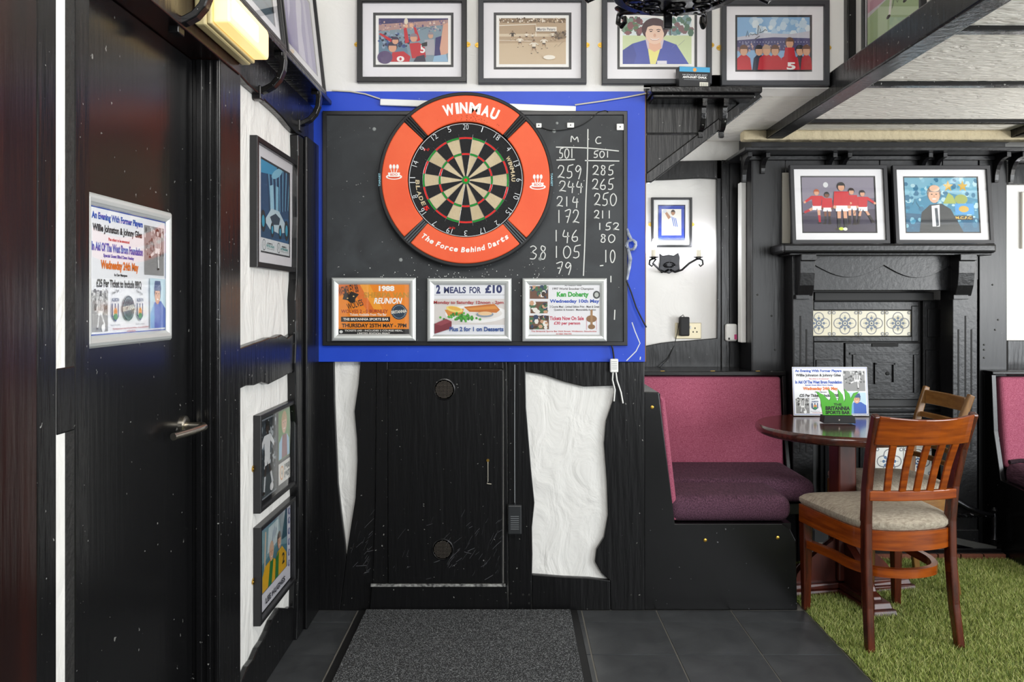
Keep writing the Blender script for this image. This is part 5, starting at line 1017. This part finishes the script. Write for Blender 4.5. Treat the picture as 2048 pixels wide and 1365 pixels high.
cb_(MB().prism([(.775,.40),(.835,.868),(.87,.868),(.872,.40)], .60, 1.350, 'yz'), 'backrest', PINK, bevel=.02, seg=4)
cb_(MB().prism([(.534,.82),(1.372,.82),(1.372,.874),(1.205,.874),(1.205,1.10),(.534,1.10)],.872,.895), 'top_ledge', BB, bevel=.004); cb_(MB().box(.534,.60,.023,.86,.345,.87), 'back_board', BB); cb_(MB().box(.60,1.205,.90,.93,0,.872), 'back_board', BB)
cb_(MB().prism([(.60,0),(.58,.30),(.35,.31),(.35,.345),(.74,.36),(.80,.60),(.822,.872),(.874,.872),(.874,0)], 1.352, 1.372, 'yz'), 'end_panel', BB, bevel=.003)
for x in (1320,1420,1510): cb_(MB().box(PX(x,.84),PX(x+8,.84),.822,.836,.8952,.8967), 'brass_clip', BRASS)
rb = empty('bench', frame_mtx((2.9, 0.5, 0), (Vector((1,0,0)),Vector((0,1,0)),Vector((0,0,1)))), 'straight black bench with pink tweed back right of the fireplace', 'bench')
def rb_(mb, name, m, **k): mb.v = [(x-2.9,y-.5,z) for x,y,z in mb.v]; return mb.build(name, m, rb, **k)
rb_(MB().prism([(.20,0),(.20,.345),(.72,.37),(.78,.60),(.80,.88),(.874,.88),(.874,0)], 2.385, 2.41, 'yz'), 'end_panel', BB, bevel=.003)
rb_(MB().box(2.41,3.5,.22,.874,0,.345), 'seat_base', BB); rb_(MB().box(2.415,3.5,.20,.76,.347,.452), 'seat_cushion', PURP, bevel=.045, seg=5, smooth=True)
rb_(MB().prism([(.745,.42),(.80,.868),(.86,.868),(.872,.42)], 2.43, 3.5, 'yz'), 'backrest', PINK, bevel=.02, seg=4); rb_(MB().box(2.385,3.5,.79,.874,.8805,.897), 'top_ledge', BB, bevel=.004)
rb_(MB().tube([(2.44+.06*k,.74+.008*math.sin(k*2.1),.455+.006*math.sin(k*1.3)) for k in range(12)], .011, 8), 'frayed_piping', mat('dark_tweed','#2c1a24',.95,bump=(120,1,.01)), smooth=True)
bolt(rb, 2.40-2.9, .80-.5-.0, .80)
# ================================================================== TABLE, CHAIRS, FLOOR THINGS
WU = (Vector((1,0,0)),Vector((0,1,0)),Vector((0,0,1)))
def wrot(x, y, a): return frame_mtx((x,y,0), WU) @ Matrix.Rotation(a, 4, 'Z')
MAH = mat('mahogany_gloss', '#3a1a12', 0.16, var=(6,'#54281a'), stretch=(1,7,1), coat=.4, bump=(10,.05,.001)); MAHD = mat('mahogany_worn', '#35120d', 0.35, var=(8,'#5a2416'), stretch=(2,2,.5), bump=(20,.15,.002))
tb = empty('pedestal_table', wrot(1.424, .24, math.radians(9)), 'round dark mahogany pub table on a cross foot', 'table')
MB().lathe([(.30,.668),(.345,.672),(.358,.680),(.362,.692),(.360,.704),(.352,.712),(0,.7125)], (0,0,0), 'z', 64).build('table_top', MAH, tb, smooth=True)
MB().box(-.13,.13,-.13,.13,.645,.668).build('top_plate', MAHD, tb, bevel=.004)
MB().box(-.042,.042,-.042,.042,.05,.645).build('post', MAHD, tb, bevel=.008)
MB().lathe([(.012,0),(.009,.003),(0,.004)], (.02,-.0445,.36), 'y', 8).build('knot', RUB, tb)
for k in range(4):
    a = k*PI/2; R = lambda x,y,z: (x*math.cos(a)-y*math.sin(a), x*math.sin(a)+y*math.cos(a), z)
    m_ = MB()
    for (x0,x1,z0,z1,hw) in ((.04,.30,.022,.046,.042),(.0,.32,.0,.022,.055)):
        m_.add([R(x0,-hw,z0),R(x1,-hw,z0),R(x1,hw,z0),R(x0,hw,z0),R(x0,-hw,z1),R(x1-.01,-hw+.006,z1),R(x1-.01,hw-.006,z1),R(x0,hw,z1)], [(0,3,2,1),(4,5,6,7),(0,1,5,4),(1,2,6,5),(2,3,7,6),(3,0,4,7)])
    ft = m_.build('foot', MAHD, tb, bevel=.004)
    out = [(.045,.046),(.26,.046),(.255,.058),(.22,.068)]+[(.05+.17*math.cos(t*PI/12), .068+.15*(1-math.cos(t*PI/12))+.02*math.sin(t*PI/6)) for t in range(0,7)]+[(.045,.24)]
    n_ = len(out); vs = [R(q[0],-.017,q[1]) for q in out]+[R(q[0],.017,q[1]) for q in out]
    MB().add(vs, [tuple(range(n_)), tuple(range(2*n_-1,n_-1,-1))]+[(i,(i+1)%n_,n_+(i+1)%n_,n_+i) for i in range(n_)]).build('foot_brace', MAHD, tb, bevel=.003)
# poster stand and green sign on the table
zt = .7165
f = Fr(1588, 735, 1737, 832, .50)
ps = empty('table_poster', frame_mtx((f.O[0], .50, zt), UF, -0.10) @ Matrix.Rotation(-0.03,4,'Y'), 'clear acrylic stand holding a football evening poster on the round table', 'poster stand')
MB().box(-f.w/2, f.w/2, 0.0, f.h, -.003, 0).build('acrylic_back', WPL, ps); MB().prism([(-f.w/2,0),(f.w/2,0),(f.w/2,.003),(-f.w/2,.003)], -.06, .01).build('acrylic_base', glass(), ps)
pr = Print(-f.w/2+.002, .003, f.w-.004, f.h-.005, .0004); poster_evening(pr); pr.build('poster', ps)
f = Fr(1634, 780, 1716, 849, .27)
gs = empty('bar_sign', frame_mtx((f.O[0], .27, zt), UF) @ Matrix.Rotation(-0.06,4,'Y'), 'green crown shaped bar sign on a black base on the round table', 'sign')
cr = [(1646,834),(1641,802),(1632,786),(1647,793),(1659,805),(1661,799),(1656,781),(1668,790),(1675,806),(1677,800),(1675,781),(1685,793),(1688,807),(1690,800),(1688,781),(1698,791),(1701,800),(1706,790),(1717,786),(1709,796),(1703,812),(1702,834)]
MB().prism([f.p(a,b) for a,b in cr], -.003, .003).build('crown_plate', mat('lime_green_acrylic','#4fae2e',.35), gs, bevel=.001)
bs = MB().prism([f.p(a,b) for a,b in ((1644,849),(1708,849),(1706,834),(1646,834))], -.035, .022).build('sign_base', RUB, gs, bevel=.003); MB().lathe([(.004,0),(.003,.002)], (f.x(1675), f.y(842), .022), 'z', 10).build('rivet', STEEL, bs)
pr = Print(f.x(1634), 0, f.w, f.h, .0035)
kx = lambda p: (p-1634)/82; ky = lambda p: (849-p)/69
pr.text('THE', kx(1667), ky(815), kx(1683), ky(810), '#141a10', .03); pr.text('BRITANNIA', kx(1651), ky(824), kx(1699), ky(816), '#141a10', .05); pr.text('SPORTS BAR', kx(1651), ky(832), kx(1699), ky(825), '#141a10', .05); pr.build('sign_lettering', gs)
# chairs
CUSH = mat('beige_pattern_weave', '#b5aa98', .9, bump=(150,.6,.004), var=(60,'#8f8474'), stretch=(1,2.4,1), distort=.6)
def offs(pts, d):
    n = len(pts); out = []
    for i in range(n):
        a, b = Vector(pts[i-1]), Vector(pts[(i+1) % n]); t = (b-a).normalized(); out.append((pts[i][0]-t.y*d, pts[i][1]+t.x*d))
    return out
SEAT = [(-.215,.20),(-.19,.215),(.19,.215),(.215,.20),(.205,.02),(.185,-.15),(.15,-.20),(.08,-.228),(0,-.236),(-.08,-.228),(-.15,-.20),(-.185,-.15),(-.205,.02)]
SEAT = SEAT[:3]+smooth(SEAT[3:]+SEAT[:1], 3)[:-1]
def chair(name, label, mtx, wood, dark, slat_back=True):
    e = empty(name, mtx, label, 'chair')
    for s_ in (-1, 1):
        MB().bar([(s_*.195,.193,0),(s_*.195,.193,.37),(s_*.195,.193,.42)], [.028,.042,.042], [.028,.042,.042], up=(0,1,0)).build('front_leg', dark, e, bevel=.004)
        pp = [(s_*.172,-.235,0),(s_*.166,-.212,.15),(s_*.163,-.197,.32),(s_*.163,-.194,.45),(s_*.167,-.208,.58),(s_*.175,-.245,.72),(s_*.184,-.295,.850)]
        MB().bar(pp, [.030,.036,.040,.042,.038,.034,.028], [.028,.028,.028,.028,.027,.026,.025], up=(0,1,0)).build('rear_post', dark, e, bevel=.005)
    sp = SEAT if SEAT else []
    MB().prism([(p[0]*1.02, p[1]*1.02) for p in SEAT], .355, .425).build('seat_rail', wood, e, smooth=True)
    c_ = MB(); rings = []
    for ins, z in ((.004,.426),(-.004,.438),(-.004,.452),(.010,.466),(.035,.474),(.08,.480)): rings.append([(p[0]*(1-ins/.21), p[1]*(1-ins/.21), z) for p in SEAT[::-1]])
    c_.loft(rings); c_.build('seat_cushion', CUSH, e, smooth=True)
    hp = [(-.192,.185),(-.165,.04),(-.158,-.08),(-.12,-.17),(-.06,-.205),(0,-.215),(.06,-.205),(.12,-.17),(.158,-.08),(.165,.04),(.192,.185)]
    MB().bar([(x,y,.268) for x,y in smooth(hp, 3)], .032, .022).build('hoop_stretcher', wood, e, smooth=True)
    arc = lambda z, b, y0: [(x, y0-b*(1-(x/.19)**2), z) for x in [-.166+.332*k/10 for k in range(11)]]
    yb = lambda z: -.194-.101*max(0,(z-.45)/.4)**1.35
    if slat_back:
        m_ = MB(); rings = []
        for x in [-.178+.356*k/12 for k in range(13)]:
            y = lambda z: yb(z)-.045*(1-(x/.19)**2); h = .006*(1-(x/.186)**2)
            rings.append([(x,y(.742)-.011,.742),(x,y(.848)-.011,.848-.012*(1-(x/.186)**2)),(x,y(.848)+.011,.848-.012*(1-(x/.186)**2)),(x,y(.742)+.011,.742)])
        m_.loft(rings); m_.build('top_rail', wood, e, bevel=.004)
        MB().bar(arc(.552,.028,yb(.552)), .036, .02).build('lower_back_rail', wood, e, bevel=.004)
        for k in range(5):
            x = -.115+.0575*k; b0, b1 = yb(.57)-.028*(1-(x/.19)**2), yb(.75)-.045*(1-(x/.19)**2)
            MB().bar([(x*.92,b0,.566),(x*.97,(b0+b1)/2+.004,.66),(x*1.02,b1,.748)], .010, .026, up=(0,1,0)).build('back_slat', wood, e, bevel=.003)
    else:
        for z, hgt, nm in ((.805,.062,'top_rail'),(.725,.024,'back_rail'),(.60,.022,'back_rail'),(.545,.022,'back_rail')):
            MB().bar(arc(z,.018,yb(z)), hgt, .02).build(nm, wood, e, bevel=.004)
    return e
OR = mat('chestnut_varnish', '#98480f', .22, var=(7,'#6e2c0c'), stretch=(1,1,9), coat=.5, bump=(14,.06,.001)); ORD = mat('chestnut_worn', '#38140a', .26, var=(9,'#5c240f'), stretch=(6,6,.6), coat=.4)
OAK = mat('oak_varnish', '#7a5228', .3, var=(8,'#8f6636'), stretch=(2,2,9), coat=.3); OAKD = mat('oak_worn', '#6b4722', .35, var=(9,'#85602f'), stretch=(6,6,.6))
chair('dining_chair', 'chestnut varnished slat back chair with its back to the open floor', wrot(1.405, -.155, math.radians(7.5)), OR, ORD, True)
chair('dining_chair', 'lighter oak ladder back chair tucked at the far side of the round table', wrot(1.665, .33, math.radians(91)) @ Matrix.Diagonal((1,.89,1,1)), OAK, OAKD, False)
# entrance mat
mo = empty('floor_mat', frame_mtx((-.175, -.76, 0.0005), WU), 'charcoal flecked entrance mat with black rubber edge below the dartboard', 'mat')
MB().box(-.437, .437, -.76, .745, 0, .006).build('rubber_border', RUB, mo, bevel=.003); MB().box(-.408, .408, -.73, .738, .006, .012).build('pile', MATC, mo, bevel=.002)
# artificial grass
import numpy as np
def grass():
    rng = np.random.default_rng(5); x0, x1, y0, y1 = 1.178, 3.4, -2.2, .655; n = 150000
    near = rng.random(n) < .72
    bx = np.where(near, rng.uniform(x0, 2.55, n), rng.uniform(x0, x1, n)); by = np.where(near, rng.uniform(-.95, y1, n), rng.uniform(y0, y1, n))
    h = rng.uniform(.010, .022, n); a = rng.uniform(0, 2*PI, n); w = rng.uniform(.0010, .0019, n); lean_ = rng.normal(0, .009, (n, 2)); c, s_ = np.cos(a), np.sin(a)
    v = np.zeros((n, 3, 3)); v[:,0] = np.stack([bx-c*w, by-s_*w, np.full(n, .0)], 1); v[:,1] = np.stack([bx+c*w, by+s_*w, np.full(n, .0)], 1); v[:,2] = np.stack([bx+lean_[:,0], by+lean_[:,1], h], 1)
    vs = np.concatenate([v.reshape(-1, 3), np.array([(x0,y0,.001),(x1,y0,.001),(x1,y1,.001),(x0,y1,.001)])]); me = bpy.data.meshes.new('artificial_grass')
    nv = len(vs); me.vertices.add(nv); me.vertices.foreach_set('co', vs.ravel()); me.loops.add(3*n+4); li = np.arange(3*n+4); me.loops.foreach_set('vertex_index', li)
    me.polygons.add(n+1); me.polygons.foreach_set('loop_start', np.concatenate([np.arange(n)*3, [3*n]])); me.polygons.foreach_set('material_index', np.concatenate([rng.integers(0, 4, n), [4]]))
    for hx in ('#80903f','#a0ad58','#63752f','#c2c47c','#4c5726'): me.materials.append(mat('grass_'+hx.strip('#'), hx, .55))
    me.update(calc_edges=True); o = bpy.data.objects.new('artificial_grass', me); COL.objects.link(o); return tag(o, 'short green artificial grass covering the floor around the table', 'grass', kind='stuff')
grass()
